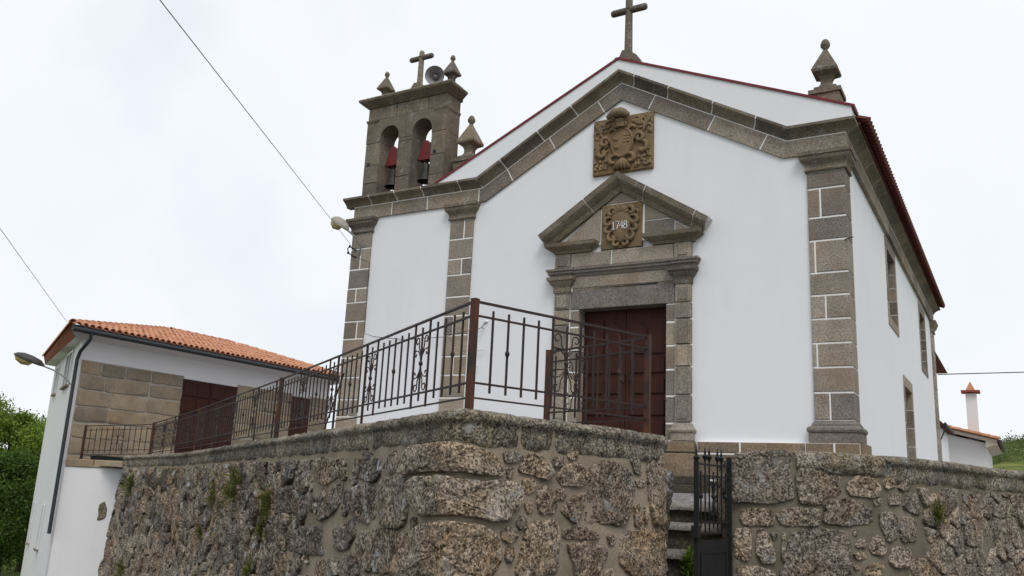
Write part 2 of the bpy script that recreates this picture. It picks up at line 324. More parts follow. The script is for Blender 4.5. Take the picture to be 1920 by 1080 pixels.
# ------------------------------------------------------------------ church
YF = 17.0
church = thing('church', (-8.9, 26.0, 1.7), 'white plastered village church with granite pilasters, gabled front and bell gable', 'church')
rnd = random.Random(4)
def fz(x, z, o): return (x, YF - o, z)
def plan(x, y, o): return (x, y, o)
def shrink(prof, k=0.012):
    cx = sum(p[0] for p in prof) / len(prof); cz = sum(p[1] for p in prof) / len(prof); out = []
    for a, b in prof:
        d = math.hypot(a - cx, b - cz) or 1; out.append((a - (a - cx) / d * k, b - (b - cz) / d * k))
    return out
def cut(path, s0, s1):
    out = []; s = 0
    for a, b in zip(path, path[1:]):
        l = math.hypot(b[0] - a[0], b[1] - a[1])
        def at(t): return (a[0] + (b[0] - a[0]) * t / l, a[1] + (b[1] - a[1]) * t / l)
        if s1 > s and s0 < s + l:
            lo, hi = max(0, s0 - s), min(l, s1 - s)
            if not out: out.append(at(lo))
            out.append(at(hi))
        s += l
    return out
def plen(path): return sum(math.hypot(b[0] - a[0], b[1] - a[1]) for a, b in zip(path, path[1:]))
def run(path, prof, to3d, step, name, mat, parent, gap=0.03, core=None, stops=None):
    T = plen(path); s = 0.0; st = [0.0]
    if stops: st += stops
    else:
        while s < T - step * 0.6: s += step * rnd.uniform(0.8, 1.25); st.append(min(s, T))
    if st[-1] < T - 1e-6: st.append(T)
    if core: MB().sweep(path, core, to3d).build('joint', M['joint'], parent)
    for a, b in zip(st, st[1:]):
        p = cut(path, a + (gap / 2 if a > 0 else 0), b - (gap / 2 if b < T else 0))
        if len(p) > 1:
            j = rnd.uniform(-0.004, 0.004); MB().sweep(p, [(q[0], q[1] + (j if q[1] > 0.02 else 0)) for q in prof], to3d).build(name, mat, parent, smooth=28)
# --- walls
mb = MB(); mb.prism([(x, YF, z) for x, z in ((-15.06, 1.5), (-8.37, 1.5), (-8.37, 5.62), (-6.2, 5.62), (-6.2, 1.5), (-2.67, 1.5), (-2.67, 8.95), (-7.42, 11.1), (-12.2, 8.95), (-15.06, 8.95))], (0, 0.6, 0))
mb.build('facade_wall', M['plaster'], church)
def holes_wall(x0, x1, ylo, yhi, zlo, zhi, holes):
    mb = MB(); ys = sorted({ylo, yhi} | {h[0] for h in holes} | {h[1] for h in holes}); zs = sorted({zlo, zhi} | {h[2] for h in holes} | {h[3] for h in holes})
    for a, b in zip(ys, ys[1:]):
        for c, d in zip(zs, zs[1:]):
            if not any(h[0] <= (a + b) / 2 <= h[1] and h[2] <= (c + d) / 2 <= h[3] for h in holes): mb.box(x0, x1, a, b, c, d)
    return mb
XS = -2.66; YB = 35.7
SW = [(23.15, 24.75, 6.25, 8.1), (31.1, 32.8, 6.2, 8.05), (25.6, 27.35, 1.75, 4.85)]
holes_wall(XS - 0.75, XS, YF + 0.6, YB, 1.5, 8.9, SW).build('side_wall', M['plaster'], church)
MB().box(-15.06, -14.4, YF + 0.6, 21.5, 1.5, 8.9).box(-14.4, -12.0, 20.9, 21.5, 1.5, 8.9).box(-12.0, -11.3, 17.6, YB, 1.5, 8.9).build('side_wall', M['plaster'], church)
MB().prism([(x, YB - 0.6, z) for x, z in ((-11.3, 1.5), (-3.45, 1.5), (-3.45, 8.95), (-7.42, 11.0), (-11.3, 8.95))], (0, 0.55, 0)).build('back_wall', M['plaster'], church)
MB().box(-15.06, -11.9, 17.6, 21.5, 8.8, 8.93).build('bell_platform', M['granite_dark'], church)
# side openings: stone surrounds, splayed reveals, panes
for i, (y0, y1, z0, z1) in enumerate(SW):
    door = i == 2; w = MB(); name = 'side_door' if door else 'side_window'
    root = (MB().box(XS - 0.62, XS - 0.57, y0 - 0.01, y1 + 0.01, z0, z1)).build(name, M['wood'] if door else M['glass'], church)
    f = 0.2; zz = np.linspace(z0, z1, 6 if not door else 7)
    for side, ya, yb in ((0, y0 - f, y0 + 0.02), (1, y1 - 0.02, y1 + f)):
        for k in range(len(zz) - 1):
            za, zb = zz[k] + 0.013 + rnd.uniform(0, 0.0), zz[k + 1] - 0.013
            MB().box(XS - 0.6, XS + 0.018, ya, yb, za, zb).build('jamb_stone', M['granite'], root)
        MB().box(XS - 0.58, XS + 0.008, ya + 0.008, yb - 0.008, z0, z1).build('joint', M['joint'], root)
    MB().box(XS - 0.6, XS + 0.018, y0 - f, y1 + f, z1 - 0.02, z1 + 0.26).build('lintel', M['granite'], root)
    if not door:
        MB().box(XS - 0.6, XS + 0.022, y0 - f, y1 + f, z0 - 0.2, z0 + 0.02).build('sill', M['granite'], root)
        for k in range(1, 3): MB().box(XS - 0.57, XS - 0.54, y0 + (y1 - y0) * k / 3 - 0.015, y0 + (y1 - y0) * k / 3 + 0.015, z0, z1).build('glazing_bar', M['iron'], root)
# --- pilasters
def pilaster(x0, x1, y1, zs, splits, out=0.06, wrap=True, basez=2.70):
    core = MB().box(x0 + 0.012, x1 - 0.012, YF - out + 0.014, y1 - 0.012, 1.6, 8.45).build('pilaster', M['joint'], church)
    g = 0.016
    for k, (za, zb) in enumerate(zip(zs, zs[1:])):
        sp = splits[k % len(splits)]
        parts = [(x0, x1)] if not sp else [(x0, x0 + (x1 - x0) * sp - g), (x0 + (x1 - x0) * sp + g, x1)]
        for a, b in parts:
            MB().block((a, y1, za + g), (b - a, 0, 0), (0, 0, zb - za - 2 * g), (0, -(y1 - YF + out + rnd.uniform(-.004, .004)), 0), 0.012).build('stone_block', M['granite'], core)
    out2 = out
    p = [(x0, YF + 0.03), (x0, YF - out2), (x1, YF - out2), (x1, y1)]
    def prof(z, q): return [(-a, z + h) for a, h in q]
    cap = [(-.05, 0), (.035, 0), (.05, .03), (.035, .06), (.03, .12), (.05, .17), (.11, .23), (.125, .27), (.125, .31), (.15, .325), (.15, .40), (-.05, .40)]
    base = [(-.05, 0), (.10, 0), (.10, .17), (.09, .175), (.12, .20), (.13, .235), (.12, .27), (.085, .30), (.05, .31), (.05, .345), (.02, .37), (0.005, .41), (-.05, .41)]
    MB().sweep(p, prof(8.03, cap), plan).build('capital', M['granite_dark'], core, smooth=28)
    MB().sweep(p, prof(basez, base), plan).build('base', M['granite'], core, smooth=28)
    return core
ysR = [319, 357, 411, 454, 514, 556, 600, 645, 690, 737, 788]
zsR = [3.11] + [on_y(1518 + (788 - y) * -0.02 + 10, y, YF).z for y in ysR[::-1]][1:-1] + [8.03]
pilaster(-3.33, -2.61, 17.5, zsR, [0.4, 0, 0.12, 0, 0.38, 0, 0.15, 0, 0.33, 0])
zsM = [2.70] + [2.70 + 5.33 * k / 11 + rnd.uniform(-.05, .05) for k in range(1, 11)] + [8.03]
pilaster(-11.93, -11.26, 17.05, zsM, [0, 0.55, 0, 0, 0.5, 0, 0.4, 0, 0, 0.6, 0, 0.62][1:], basez=2.29)
zsL = [2.70] + [2.70 + 5.33 * k / 11 + rnd.uniform(-.06, .06) for k in range(1, 11)] + [8.03]
pilaster(-15.10, -14.45, 17.6, zsL, [0, 0.6, 0, 0.55, 0, 0.65, 0, 0.45, 0, 0.52, 0], basez=2.29)
# --- plinth courses along the front
def course(x0, x1, z0, z1, out, n, mat='granite_brown'):
    xs = [x0] + sorted(x0 + (x1 - x0) * (k + rnd.uniform(-.2, .2)) / n for k in range(1, n)) + [x1]
    for a, b in zip(xs, xs[1:]):
        MB().block((a + .017, YF + .02, z0 + .016), (b - a - .034, 0, 0), (0, 0, z1 - z0 - .032), (0, -out - .02, 0), .012).build('plinth_stone', M[mat], church)
for a, b, n in ((-15.1, -9.05, 4), (-5.6, -3.5, 2), (-3.5, -2.52, 2)):
    e = 0.19 if a == -3.5 else 0.1
    MB().box(a + .01, b - .01, YF - e + .014, 17.6, 1.52, 2.69 if a > -10 else 2.28).build('joint', M['joint'], church)
    if a > -10: course(a, b, 2.46, 2.70, e, n)
    course(a, b, 1.95, 2.46 if a > -10 else 2.29, e, n); course(a, b, 1.5, 1.95, e, n)
MB().block((-2.52, YF - .17, 1.52), (0, .72, 0), (0, 0, 1.17), (.08, 0, 0), .012).build('plinth_stone', M['granite_brown'], church)
# --- frieze and cornice: front (raking) then round the corner and along the side
rake = [(-15.12, 8.43), (-10.96, 8.43), (-7.38, 10.43), (-3.80, 8.43), (-3.60, 8.43)]
run(rake, [(0, -.1), (0, .05), (.345, .05), (.345, -.1)], fz, 1.25, 'frieze_block', M['granite'], church, core=[(.008, -.08), (.008, .042), (.344, .042), (.344, .053), (.361, .053), (.361, -.08)])
corn = [(.36, -.1), (.36, .055), (.385, .075), (.43, .10), (.48, .16), (.515, .225), (.53, .25), (.585, .255), (.585, -.1)]
cornc = [(.363, -.09), (.363, .049), (.388, .068), (.434, .093), (.484, .153), (.518, .217), (.533, .243), (.581, .248), (.581, -.09)]
rake2 = [(-15.38, 8.43)] + rake[1:]
run(rake2, corn, fz, 0.95, 'cornice_block', M['granite_dark'], church, core=cornc)
side = [(-3.60, YF), (-2.62, YF), (-2.62, YB + 0.15)]
run(side, [(-a, 8.43 + h) for a, h in ((-.1, 0), (.05, 0), (.05, .345), (-.1, .345))], plan, 1.3, 'frieze_block', M['granite'], church, core=[(-a, 8.43 + h) for a, h in ((-.08, .008), (.042, .008), (.042, .344), (.053, .344), (.053, .361), (-.08, .361))])
run(side, [(-o, 8.43 + n) for n, o in corn], plan, 1.05, 'cornice_block', M['granite_dark'], church, core=[(-o, 8.43 + n) for n, o in cornc])
run([(-15.08, 21.5), (-15.08, 17.0)], [(-o, 8.43 + n) for n, o in corn], plan, 1.05, 'cornice_block', M['granite_dark'], church)
# back corner pilaster
bp = MB().box(-2.72, -2.6, YB - .55, YB + .12, 1.6, 8.43).build('pilaster', M['joint'], church)
for k in range(9):
    MB().box(-2.75, -2.585, YB - .6, YB + .15, 1.6 + k * .7125 + .016, 1.6 + (k + 1) * .7125 - .016).build('stone_block', M['granite'], bp)
MB().sweep([(-2.7, YB - .6), (-2.59, YB - .6), (-2.59, YB + .15), (-2.8, YB + .15)], [(-a, 8.03 + h) for a, h in ((-.05, 0), (.035, 0), (.05, .03), (.03, .12), (.11, .23), (.125, .31), (.15, .325), (.15, .40), (-.05, .40))], plan).build('capital', M['granite_dark'], bp, smooth=28)
# --- white gable parapet with red flashing, roof
PA, PL, PR = (-7.43, 11.40), (-12.36, 9.06), (-2.42, 9.27)
MB().prism([(x, 16.82, z) for x, z in (PL, (-12.25, 8.99), (-11.05, 8.99), (-7.38, 11.06), (-3.7, 8.99), (-2.42, 8.99), PR, PA)], (0, 0.4, 0)).build('gable_parapet', M['plaster'], church)
mb = MB()
for P, Q in ((PL, PA), (PA, PR)):
    d = Vector((Q[0] - P[0], 0, Q[1] - P[1])).normalized(); n = Vector((-d.z, 0, d.x)); a = Vector((P[0], 16.79, P[1])) - d * .06 * (P == PL); b = Vector((Q[0], 16.79, Q[1])) + d * .06 * (Q == PR)
    mb.prism([a - n * .02, b - n * .02, b + n * .028, a + n * .028], (0, .5, 0))
mb.build('gable_flashing', M['red_metal'], church)
def tiles_slope(x0, z0, x1, z1, ya, yb, step=.215, rows=14):
    mb = MB(); n = int((yb - ya) / step); m = n * 4 + 1
    for r in range(rows + 1):
        for lip in (0, 1):
            if (r == 0 and lip == 0): continue
            t = (r - (0.0 if lip else 0.0)) / rows
            for j in range(m):
                y = ya + (yb - ya) * j / (m - 1); h = abs(math.sin(math.pi * j / 4)) * .075 + (0.035 if lip else 0.0)
                mb.v.append((x0 + (x1 - x0) * t, y, z0 + (z1 - z0) * t + h))
    k = len(mb.v) // m
    mb.f = [(i * m + j, i * m + j + 1, (i + 1) * m + j + 1, (i + 1) * m + j) for i in range(k - 1) for j in range(m - 1)]
    return mb
roof = tiles_slope(-2.22, 9.08, -7.43, 11.30, 17.22, YB + .4).build('roof', M['tile_red'], church)
tiles_slope(-12.3, 8.95, -7.43, 11.30, 17.22, YB + .4).build('roof_slope', M['tile_red'], roof)
mb = MB()
for k in range(87):
    y = 17.33 + k * .215; mb.tube([(-2.16, y, 9.10), (-2.42, y, 9.20)], .075, 8)
mb.build('eave_tile_row', M['tile_red'], roof)
MB().box(-2.46, -2.33, 17.22, YB + .4, 9.012, 9.06).build('eave_board', M['tile_red'], roof)
# --- chancel and sacristy beyond
MB().box(-11.0, -3.2, YB, 44.0, 1.5, 7.75).build('chancel_wall', M['plaster'], church)
MB().prism([(-2.72, YB + .2, 7.7), (-7.4, YB + .2, 9.5), (-11.6, YB + .2, 7.7)], (0, 8.2, 0)).build('chancel_roof', M['tile_red'], church)
MB().box(-3.25, -2.72, YB + 1.2, 41.5, 1.5, 4.85).build('sacristy_wall', M['plaster'], church)
MB().prism([(-2.5, YB + 1.0, 4.75), (-3.3, YB + 1.0, 5.6), (-3.3, YB + 1.0, 4.75)], (0, 5.2, 0)).build('sacristy_roof', M['tile_red'], church)
MB().tube([(-2.47, YB + 1.0, 4.78), (-2.47, YB + 6.2, 4.78)], .045, 8).tube([(-2.47, YB + 1.2, 4.78), (-2.48, YB + 1.2, 4.6), (-2.68, YB + 1.2, 4.15), (-2.68, YB + 1.2, 1.7)], .028, 8).build('gutter', M['gutter'], church)
# --- bell gable
tower = MB().box(-14.97, -12.33, 17.0, 17.62, 8.9, 9.06).build('bell_gable', M['granite_dark'], church)
X0, X1, X2, X3, X4, X5 = -14.97, -14.48, -13.86, -13.40, -12.77, -12.33
TY0, TY1 = 17.0, 17.62
for a, b, zc in ((X0, X1, (9.06, 9.45, 9.95, 10.6)), (X2, X3, (9.06, 9.5, 10.5, 10.6)), (X4, X5, (9.06, 9.4, 9.95, 10.6))):
    for z0, z1 in zip(zc, zc[1:]):
        MB().block((a, TY1, z0 + .003), (b - a, 0, 0), (0, 0, z1 - z0 - .006), (0, TY0 - TY1 + rnd.uniform(-.006, .006), 0), .014, .003, rnd).build('pier_stone', M['granite_dark'], tower)
def arch_block(xa, xb, x0, x1, z0, z1):
    c = (x0 + x1) / 2; r = (x1 - x0) / 2
    pts = [(xa, z1), (xa, z0), (x0, z0)] + [(c - r * math.cos(math.pi * k / 12), z0 + .12 + r * math.sin(math.pi * k / 12)) for k in range(13)] + [(x1, z0), (xb, z0), (xb, z1)]
    return MB().prism([(x, TY0, z) for x, z in pts], (0, TY1 - TY0, 0))
arch_block(X0, (X2 + X3) / 2 - .004, X1, X2, 10.605, 11.28).build('arch_stone', M['granite_dark'], tower)
arch_block((X2 + X3) / 2 + .004, X5, X3, X4, 10.605, 11.28).build('arch_stone', M['granite_dark'], tower)
for a, b in ((X0, -14.0), (-13.99, -12.95), (-12.94, X5)):
    MB().block((a + .003, TY1, 11.285), (b - a - .006, 0, 0), (0, 0, .35), (0, TY0 - TY1 + .01, 0), .01).build('frieze_block', M['granite_dark'], tower)
box4 = [(X0 + .6, TY0), (X0, TY0), (X0, TY1), (X5, TY1), (X5, TY0), (X0 + .6, TY0)]
loop = [(X0, TY1), (X0, TY0), (X5, TY0), (X5, TY1)]
MB().sweep([(X0, TY1), (X0, TY0), (X5, TY0), (X5, TY1)], [(-a, 11.64 + h) for a, h in ((-.2, 0), (.02, 0), (.05, .03), (.08, .05), (.15, .11), (.2, .15), (.22, .2), (.2, .235), (-.2, .235))], plan).build('cornice', M['granite_dark'], tower, smooth=28)
MB().box(X0, X5, TY0, TY1 + .1, 11.65, 11.868).build('cap_slab', M['granite_dark'], tower)
for a, b in ((X0, X0 + .35), (X5 - .36, X5)):      # corner strips with their own little caps
    MB().box(a - .025 * (a == X0), b + .025 * (a != X0), TY0 - .03, TY1 + .02, 9.06, 11.2).build('corner_strip', M['granite_dark'], tower) if False else None
    MB().sweep([(a, TY1), (a, TY0), (b, TY0), (b, TY1)], [(-q, 11.2 + h) for q, h in ((-.03, 0), (.008, 0), (.02, .03), (.03, .05), (.03, .08), (-.03, .08))], plan).build('strip_capital', M['granite_dark'], tower, smooth=28)
for x, z in ((-14.82, 9.95), (-12.63, 9.98)): MB().box(x - .05, x + .05, TY0 - .004, TY0 + .02, z, z + .09).build('putlog_hole', M['black'], tower)  # solid black boxes stand in for the shade inside the holes
def cross(name, x, y, z0, z1, arm_z, half, w, parent, basew):
    b = MB().box(x - basew, x + basew, y - .2, y + .2, z0 - .25, z0).prism([(x - basew * .7, y - .15, z0), (x + basew * .7, y - .15, z0), (x + w * 1.2, y - .15, z0 + .18), (x - w * 1.2, y - .15, z0 + .18)], (0, .3, 0)).build(name, M['granite_dark'], parent)
    MB().tube([(x, y, z0 + .1), (x, y, arm_z), (x, y, z1 - .04), (x, y, z1)], [w * 1.15, w, w, w * .75], 8).build('shaft', M['granite_dark'], b, smooth=50)
    MB().tube([(x - half, y, arm_z), (x - half + .04, y, arm_z), (x + half - .04, y, arm_z), (x + half, y, arm_z)], [w * .75, w, w, w * .75], 8).build('arm', M['granite_dark'], b, smooth=50)
def pinnacle(x, y, z, s, parent, bz):
    q = math.sqrt(2)
    b = MB().box(x - .31 * s, x + .31 * s, y - .31 * s, y + .31 * s, bz, z - .02).box(x - .35 * s, x + .35 * s, y - .35 * s, y + .35 * s, z - .1 * s, z).build('pinnacle', M['granite_dark'], parent)
    MB().lathe([(.25 * q * s, 0), (.24 * q * s, .1 * s), (.15 * q * s, .15 * s), (.115 * q * s, .22 * s), (.115 * q * s, .32 * s), (.15 * q * s, .40 * s), (.27 * q * s, .48 * s), (.285 * q * s, .535 * s), (.035 * q * s, 1.1 * s)], (x, y, z), 4, ang=R(45)).build('pyramid', M['granite_dark'], b)
    MB().lathe([(.04 * s, 1.06 * s), (.05 * s, 1.1 * s), (.105 * s, 1.18 * s), (.11 * s, 1.24 * s), (.07 * s, 1.33 * s), (.015 * s, 1.37 * s)], (x, y, z), 10).build('ball', M['granite_dark'], b, smooth='all')
pinnacle(-2.98, 17.5, 9.92, .92, church, 9.0); pinnacle(-11.88, 17.52, 9.83, 0.93, church, 8.9)
pinnacle(-14.70, 17.32, 11.98, .66, tower, 11.8); pinnacle(-12.47, 17.32, 11.98, .66, tower, 11.8)
cross('cross', -13.53, 17.32, 12.06, 13.24, 13.04, .38, .075, tower, .3)
cross('cross', -7.36, 17.25, 11.58, 13.52, 12.86, .45, .085, church, .26)
MB().prism([(-7.9, 17.05, 11.15), (-7.75, 17.05, 11.35), (-7.5, 17.05, 11.45), (-7.2, 17.05, 11.45), (-6.95, 17.05, 11.3), (-6.85, 17.05, 11.1)], (0, .45, 0)).build('ridge_stone', M['granite_dark'], church)
# ------------------------------------------------------------------ portal
portal = MB().box(-8.90, -8.31, YF - .05, YF + .3, 1.7, 6.85).box(-6.26, -5.72, YF - .05, YF + .3, 1.7, 6.85).box(-8.31, -6.26, YF - .05, YF + .3, 5.56, 6.85).build('portal', M['joint'], church)
def pblock(name, x0, x1, z0, z1, out, back=.3, mat='granite', ch=.012):
    return MB().block((x0, YF + back, z0), (x1 - x0, 0, 0), (0, 0, z1 - z0), (0, -back - out + rnd.uniform(-.003, .003), 0), ch).build(name, M[mat], portal)
g = .014
for xa, xb, xc, xd in ((-8.90, -8.535, -8.515, -8.30), (-6.055, -5.72, -6.27, -6.075)):
    zz = [3.06, 3.62, 4.2, 4.66, 5.2, 5.55]
    for z0, z1 in zip(zz, zz[1:]):
        b = pblock('pilaster_stone', xa, xb, z0 + g, z1 - g, .11)
        pblock('pilaster_panel', xa + .06, xb - .06, z0 + g + (.06 if z0 < 3.1 else 0.0), z1 - g - (.06 if z1 > 5.5 else 0.0), .128, 0, ch=.006)
    for z0, z1 in zip([2.7, 3.05, 3.6, 4.15, 4.65, 5.15], [3.05, 3.6, 4.15, 4.65, 5.15, 5.54]): pblock('jamb_stone', xc, xd, z0 + g, z1 - g, .06)
    pblock('pilaster_head', xa, xb, 5.56, 5.95, .11); pblock('head_panel', xa + .06, xb - .06, 5.6, 5.88, .125, 0, ch=.006)
    p = [(xa, YF), (xa, YF - .11), (xb, YF - .11), (xb, YF)]
    MB().sweep(p, [(-a, 2.70 + h) for a, h in ((-.05, 0), (.06, 0), (.06, .15), (.085, .17), (.095, .2), (.085, .23), (.05, .25), (.03, .3), (.005, .35), (-.05, .35))], plan).build('pilaster_base', M['granite'], portal, smooth=28)
    MB().sweep(p, [(-a, 5.94 + h) for a, h in ((-.05, 0), (.02, 0), (.03, .05), (.02, .08), (.03, .14), (.09, .21), (.105, .25), (.14, .28), (.15, .35), (-.05, .35))], plan).build('pilaster_capital', M['granite_dark'], portal, smooth=28)
    lo, hi = min(xa, xc) - .08, max(xb, xd) + .08
    for z0, z1 in ((2.46, 2.70), (1.95, 2.46), (1.5, 1.95)): pblock('plinth_stone', lo, hi, z0 + g, z1 - g, .18, .02, 'granite_brown')
    pblock('dado', xa - .01, xb + .01, 6.5 + g, 6.84, .13); pblock('dado_panel', xa + .07, xb - .07, 6.56, 6.78, .148, 0, ch=.006)
pblock('lintel', -8.515, -6.075, 5.55, 5.965, .075)
pblock('frieze_stone', -8.46, -6.10, 6.03, 6.285, .085); MB().box(-8.46, -6.1, YF - .07, YF + .02, 5.968, 6.028).build('bed_stone', M['granite_dark'], portal); MB().prism([(-8.0, YF - .073, 6.0), (-6.45, YF - .073, 5.985), (-6.45, YF - .073, 6.025)], (0, .02, 0)).build('shadow_gap', M['black'], portal)  # black wedge paints the shade of the gap over the lintel
path = [(-9.0, YF), (-9.0, YF - .13), (-8.5, YF - .13), (-8.5, YF - .09), (-6.09, YF - .09), (-6.09, YF - .13), (-5.62, YF - .13), (-5.62, YF)]
MB().sweep(path, [(-a, 6.30 + h) for a, h in ((-.06, 0), (.0, 0), (.02, .05), (.06, .08), (.06, .12), (.09, .145), (.09, .19), (-.06, .19))], plan).build('architrave', M['granite'], portal, smooth=28)
for a, b in ((-8.50, -7.55), (-7.53, -6.09)): pblock('upper_frieze', a + g, b - g, 6.5 + g, 6.84, .09)
pc = [(0, 0), (.09, 0), (.12, .05), (.22, .1), (.27, .14), (.29, .22), (0, .22)]
for x0, x1, inner in ((-8.84, -8.14, 1), (-6.48, -5.74, 0)):
    pp = [(x0, YF), (x0, YF - .02), (x1, YF - .02), (x1, YF)]
    MB().sweep(pp, [(-o, 6.855 + n) for o, n in [(-.01, 0)] + pc[1:-1] + [(-.01, .22)]], plan).build('pediment_cornice', M['granite_dark'], portal, smooth=28)
pk = [(-9.1, 7.02), (-7.33, 8.18), (-5.46, 7.0)]
run(pk, [(0, -.05), (0, .1), (.06, .13), (.1, .15), (.16, .24), (.22, .29), (.34, .31), (.34, -.05)], fz, 1.2, 'raking_cornice', M['granite_dark'], portal, gap=.028, core=[(.01, -.04), (.01, .086), (.066, .114), (.106, .134), (.166, .224), (.224, .276), (.332, .296), (.332, -.04)])
MB().prism([(x, YF - .04, z) for x, z in ((-8.95, 7.0), (-5.55, 7.0), (-7.33, 8.2))], (0, .2, 0)).build('tympanum_joint', M['joint'], portal)
def tym(pts): MB().prism([(x, YF - .06, z) for x, z in pts], (0, .15, 0)).build('tympanum_stone', M['granite'], portal)
tym([(-8.8, 7.08), (-7.83, 7.08), (-7.83, 7.82), (-7.9, 7.8)]); tym([(-7.76, 7.93), (-6.88, 7.93), (-7.33, 8.17)])
tym([(-6.77, 7.08), (-6.77, 7.42), (-6.17, 7.42), (-6.1, 7.36), (-6.1, 7.08)]); tym([(-6.77, 7.45), (-6.77, 7.83), (-6.2, 7.45)]); tym([(-6.07, 7.08), (-6.07, 7.34), (-5.75, 7.12), (-5.72, 7.08)])
# ---- carved relief helpers (local x right, z up, o out of the wall)
def spiral(cx, cz, r0, r1, a0, a1, o, n=16): return [(cx + (r0 + (r1 - r0) * k / n) * math.cos(R(a0 + (a1 - a0) * k / n)), YF - o, cz + (r0 + (r1 - r0) * k / n) * math.sin(R(a0 + (a1 - a0) * k / n))) for k in range(n + 1)]
def taper(r, n): return [r * (0.45 + 0.55 * math.sin(math.pi * min(1, (k + 1) / n * .9))) for k in range(n)]
def scroll(parent, mat, cx, cz, r0, r1, a0, a1, o, w, n=16):
    MB().tube(spiral(cx, cz, r0, r1, a0, a1, o, n), taper(w, n + 1), 7).build('carved_scroll', mat, parent, smooth='all')
def ell(parent, name, mat, x, z, o, rx, ro, rz): return MB().ell((x, YF - o, z), rx, ro, rz, 12, 8).build(name, mat, parent, smooth='all')
def arms():
    m = M['granite_warm']; cx, cz = -7.32, 9.32
    rot = .0
    s = MB().block((cx - .73, YF + .05, cz - .68), (1.455, 0, -.0), (0, 0, 1.355), (0, -.13, 0), .02).build('coat_of_arms', m, church); s['label'] = 'ochre stone panel carved with a coat of arms'
    o = .09
    # oval shield: half a grid of squares, half small beasts
    MB().lathe([(.02, .09), (.2, .085), (.255, .06), (.27, .03), (.27, -.02)], (0, 0, 0), 24, 'Y')
    sh = MB()
    for k, (r, d) in enumerate(((.30, .0), (.30, .06), (.265, .085), (.255, .06), (.0, .075))): pass
    ring = lambda r, d: [(cx + r * math.cos(2 * math.pi * k / 24) * .95, YF - o - d, cz + .02 + r * math.sin(2 * math.pi * k / 24) * 1.22 - (.05 * r * (math.sin(2 * math.pi * k / 24) < -.7))) for k in range(24)]
    rr = [ring(.30, -.02), ring(.295, .05), ring(.27, .075), ring(.25, .05), ring(.12, .065)]
    sh.add([p for q in rr for p in q], [(i * 24 + j, i * 24 + (j + 1) % 24, (i + 1) * 24 + (j + 1) % 24, (i + 1) * 24 + j) for i in range(4) for j in range(24)] + [tuple(range(96, 120))])
    S = sh.build('shield', m, s, smooth=50)
    for i in range(3):
        for j in range(2):
            MB().block((cx + .045 + j * .085, YF - o - .05, cz + .0 + i * .075 - .0), (.06, 0, 0), (0, 0, .055), (0, -.03, 0), .008).build('shield_square', m, S)
    for dx, dz in ((-.13, .1), (-.12, -.09)):
        MB().ell((cx + dx, YF - o - .06, cz + dz), .065, .02, .03, 8, 5).tube([(cx + dx - .06, YF - o - .065, cz + dz + .05), (cx + dx - .02, YF - o - .07, cz + dz), (cx + dx + .05, YF - o - .065, cz + dz - .05)], .014, 5).tube([(cx + dx + .06, YF - o - .065, cz + dz + .04), (cx + dx - .05, YF - o - .07, cz + dz - .05)], .012, 5).build('shield_beast', m, S, smooth='all')
    # clerical hat and crown
    MB().tube([(cx - .33, YF - o - .12, cz + .63), (cx - .15, YF - o - .17, cz + .70), (cx + .02, YF - o - .18, cz + .70), (cx + .2, YF - o - .12, cz + .62)], [.05, .10, .11, .05], 10).ell((cx - .06, YF - o - .08, cz + .72), .21, .14, .12, 12, 8).build('hat', M['granite_brown'], s, smooth='all')
    MB().lathe([(.06, .36), (.15, .37), (.16, .41), (.12, .44), (.14, .5), (.17, .56), (.08, .6)], (cx - .03, YF - o - .0, cz), 10).build('crown', m, s, smooth=60)
    for k in range(5): ell(s, 'crown_leaf', m, cx - .17 + k * .07, cz + .44 + (.02 if k == 2 else 0), o + .09, .03, .03, .06)
    for sx in (-1, 1):
        X = lambda d: cx + sx * d
        A0 = lambda a: a if sx > 0 else 180 - a
        scroll(s, m, X(.42), cz + .07, .13, .03, A0(200), A0(-260), o + .03, .05); scroll(s, m, X(.47), cz - .17, .18, .05, A0(120), A0(-160), o + .02, .06)
        scroll(s, m, X(.5), cz + .46, .11, .03, A0(-60), A0(320), o, .035); scroll(s, m, X(.36), cz + .5, .1, .03, A0(120), A0(-220), o, .035)
        scroll(s, m, X(.2), cz - .4, .16, .04, A0(160), A0(-120), o + .03, .055); scroll(s, m, X(.6), cz + .3, .12, .04, A0(-90), A0(200), o - .01, .04)
        scroll(s, m, X(.26), cz + .3, .12, .05, A0(200), A0(20), o + .02, .045)
        for i, n in enumerate((2, 3, 3)):
            for j in range(n):
                tx, tz_ = X(.66 - j * .13 + (.0 if i else -.05)), cz - .18 - i * .17
                MB().lathe([(.015, .1), (.03, .08), (.026, .06), (.045, -.02), (.05, -.05), (.01, -.055)], (tx, YF - o + .01, tz_), 8).build('tassel', m, s, smooth=60)
    ra = random.Random(31)
    for sx in (-1, 1):                        # acanthus mantling filling the field
        for k in range(26):
            lx, lz = ra.uniform(.3, .68), ra.uniform(-.12, .6) if k < 18 else ra.uniform(-.6, -.05)
            if lx < .36 and -.3 < lz < .35: continue
            a = ra.uniform(0, 360); pts = spiral(cx + sx * lx, cz + lz, ra.uniform(.05, .1), .02, a, a + ra.choice((-1, 1)) * ra.uniform(120, 260), o - .02 + ra.uniform(0, .03), 9)
            pts = [(min(max(p[0], cx - .71), cx + .7), p[1], min(max(p[2], cz - .66), cz + .65)) for p in pts]
            MB().tube(pts, taper(ra.uniform(.028, .045), 10), 6).build('carved_leaf', m, s, smooth='all')
        for k in range(4): MB().tube([(cx + sx * (.62 - .04 * k), YF - o + .01, cz + .45 - .1 * k), (cx + sx * (.68 - .05 * k), YF - o - .01, cz + .56 - .06 * k), (cx + sx * (.6 - .05 * k), YF - o, cz + .64 - .04 * k)], [.03, .04, .015], 6).build('carved_leaf', m, s, smooth='all')
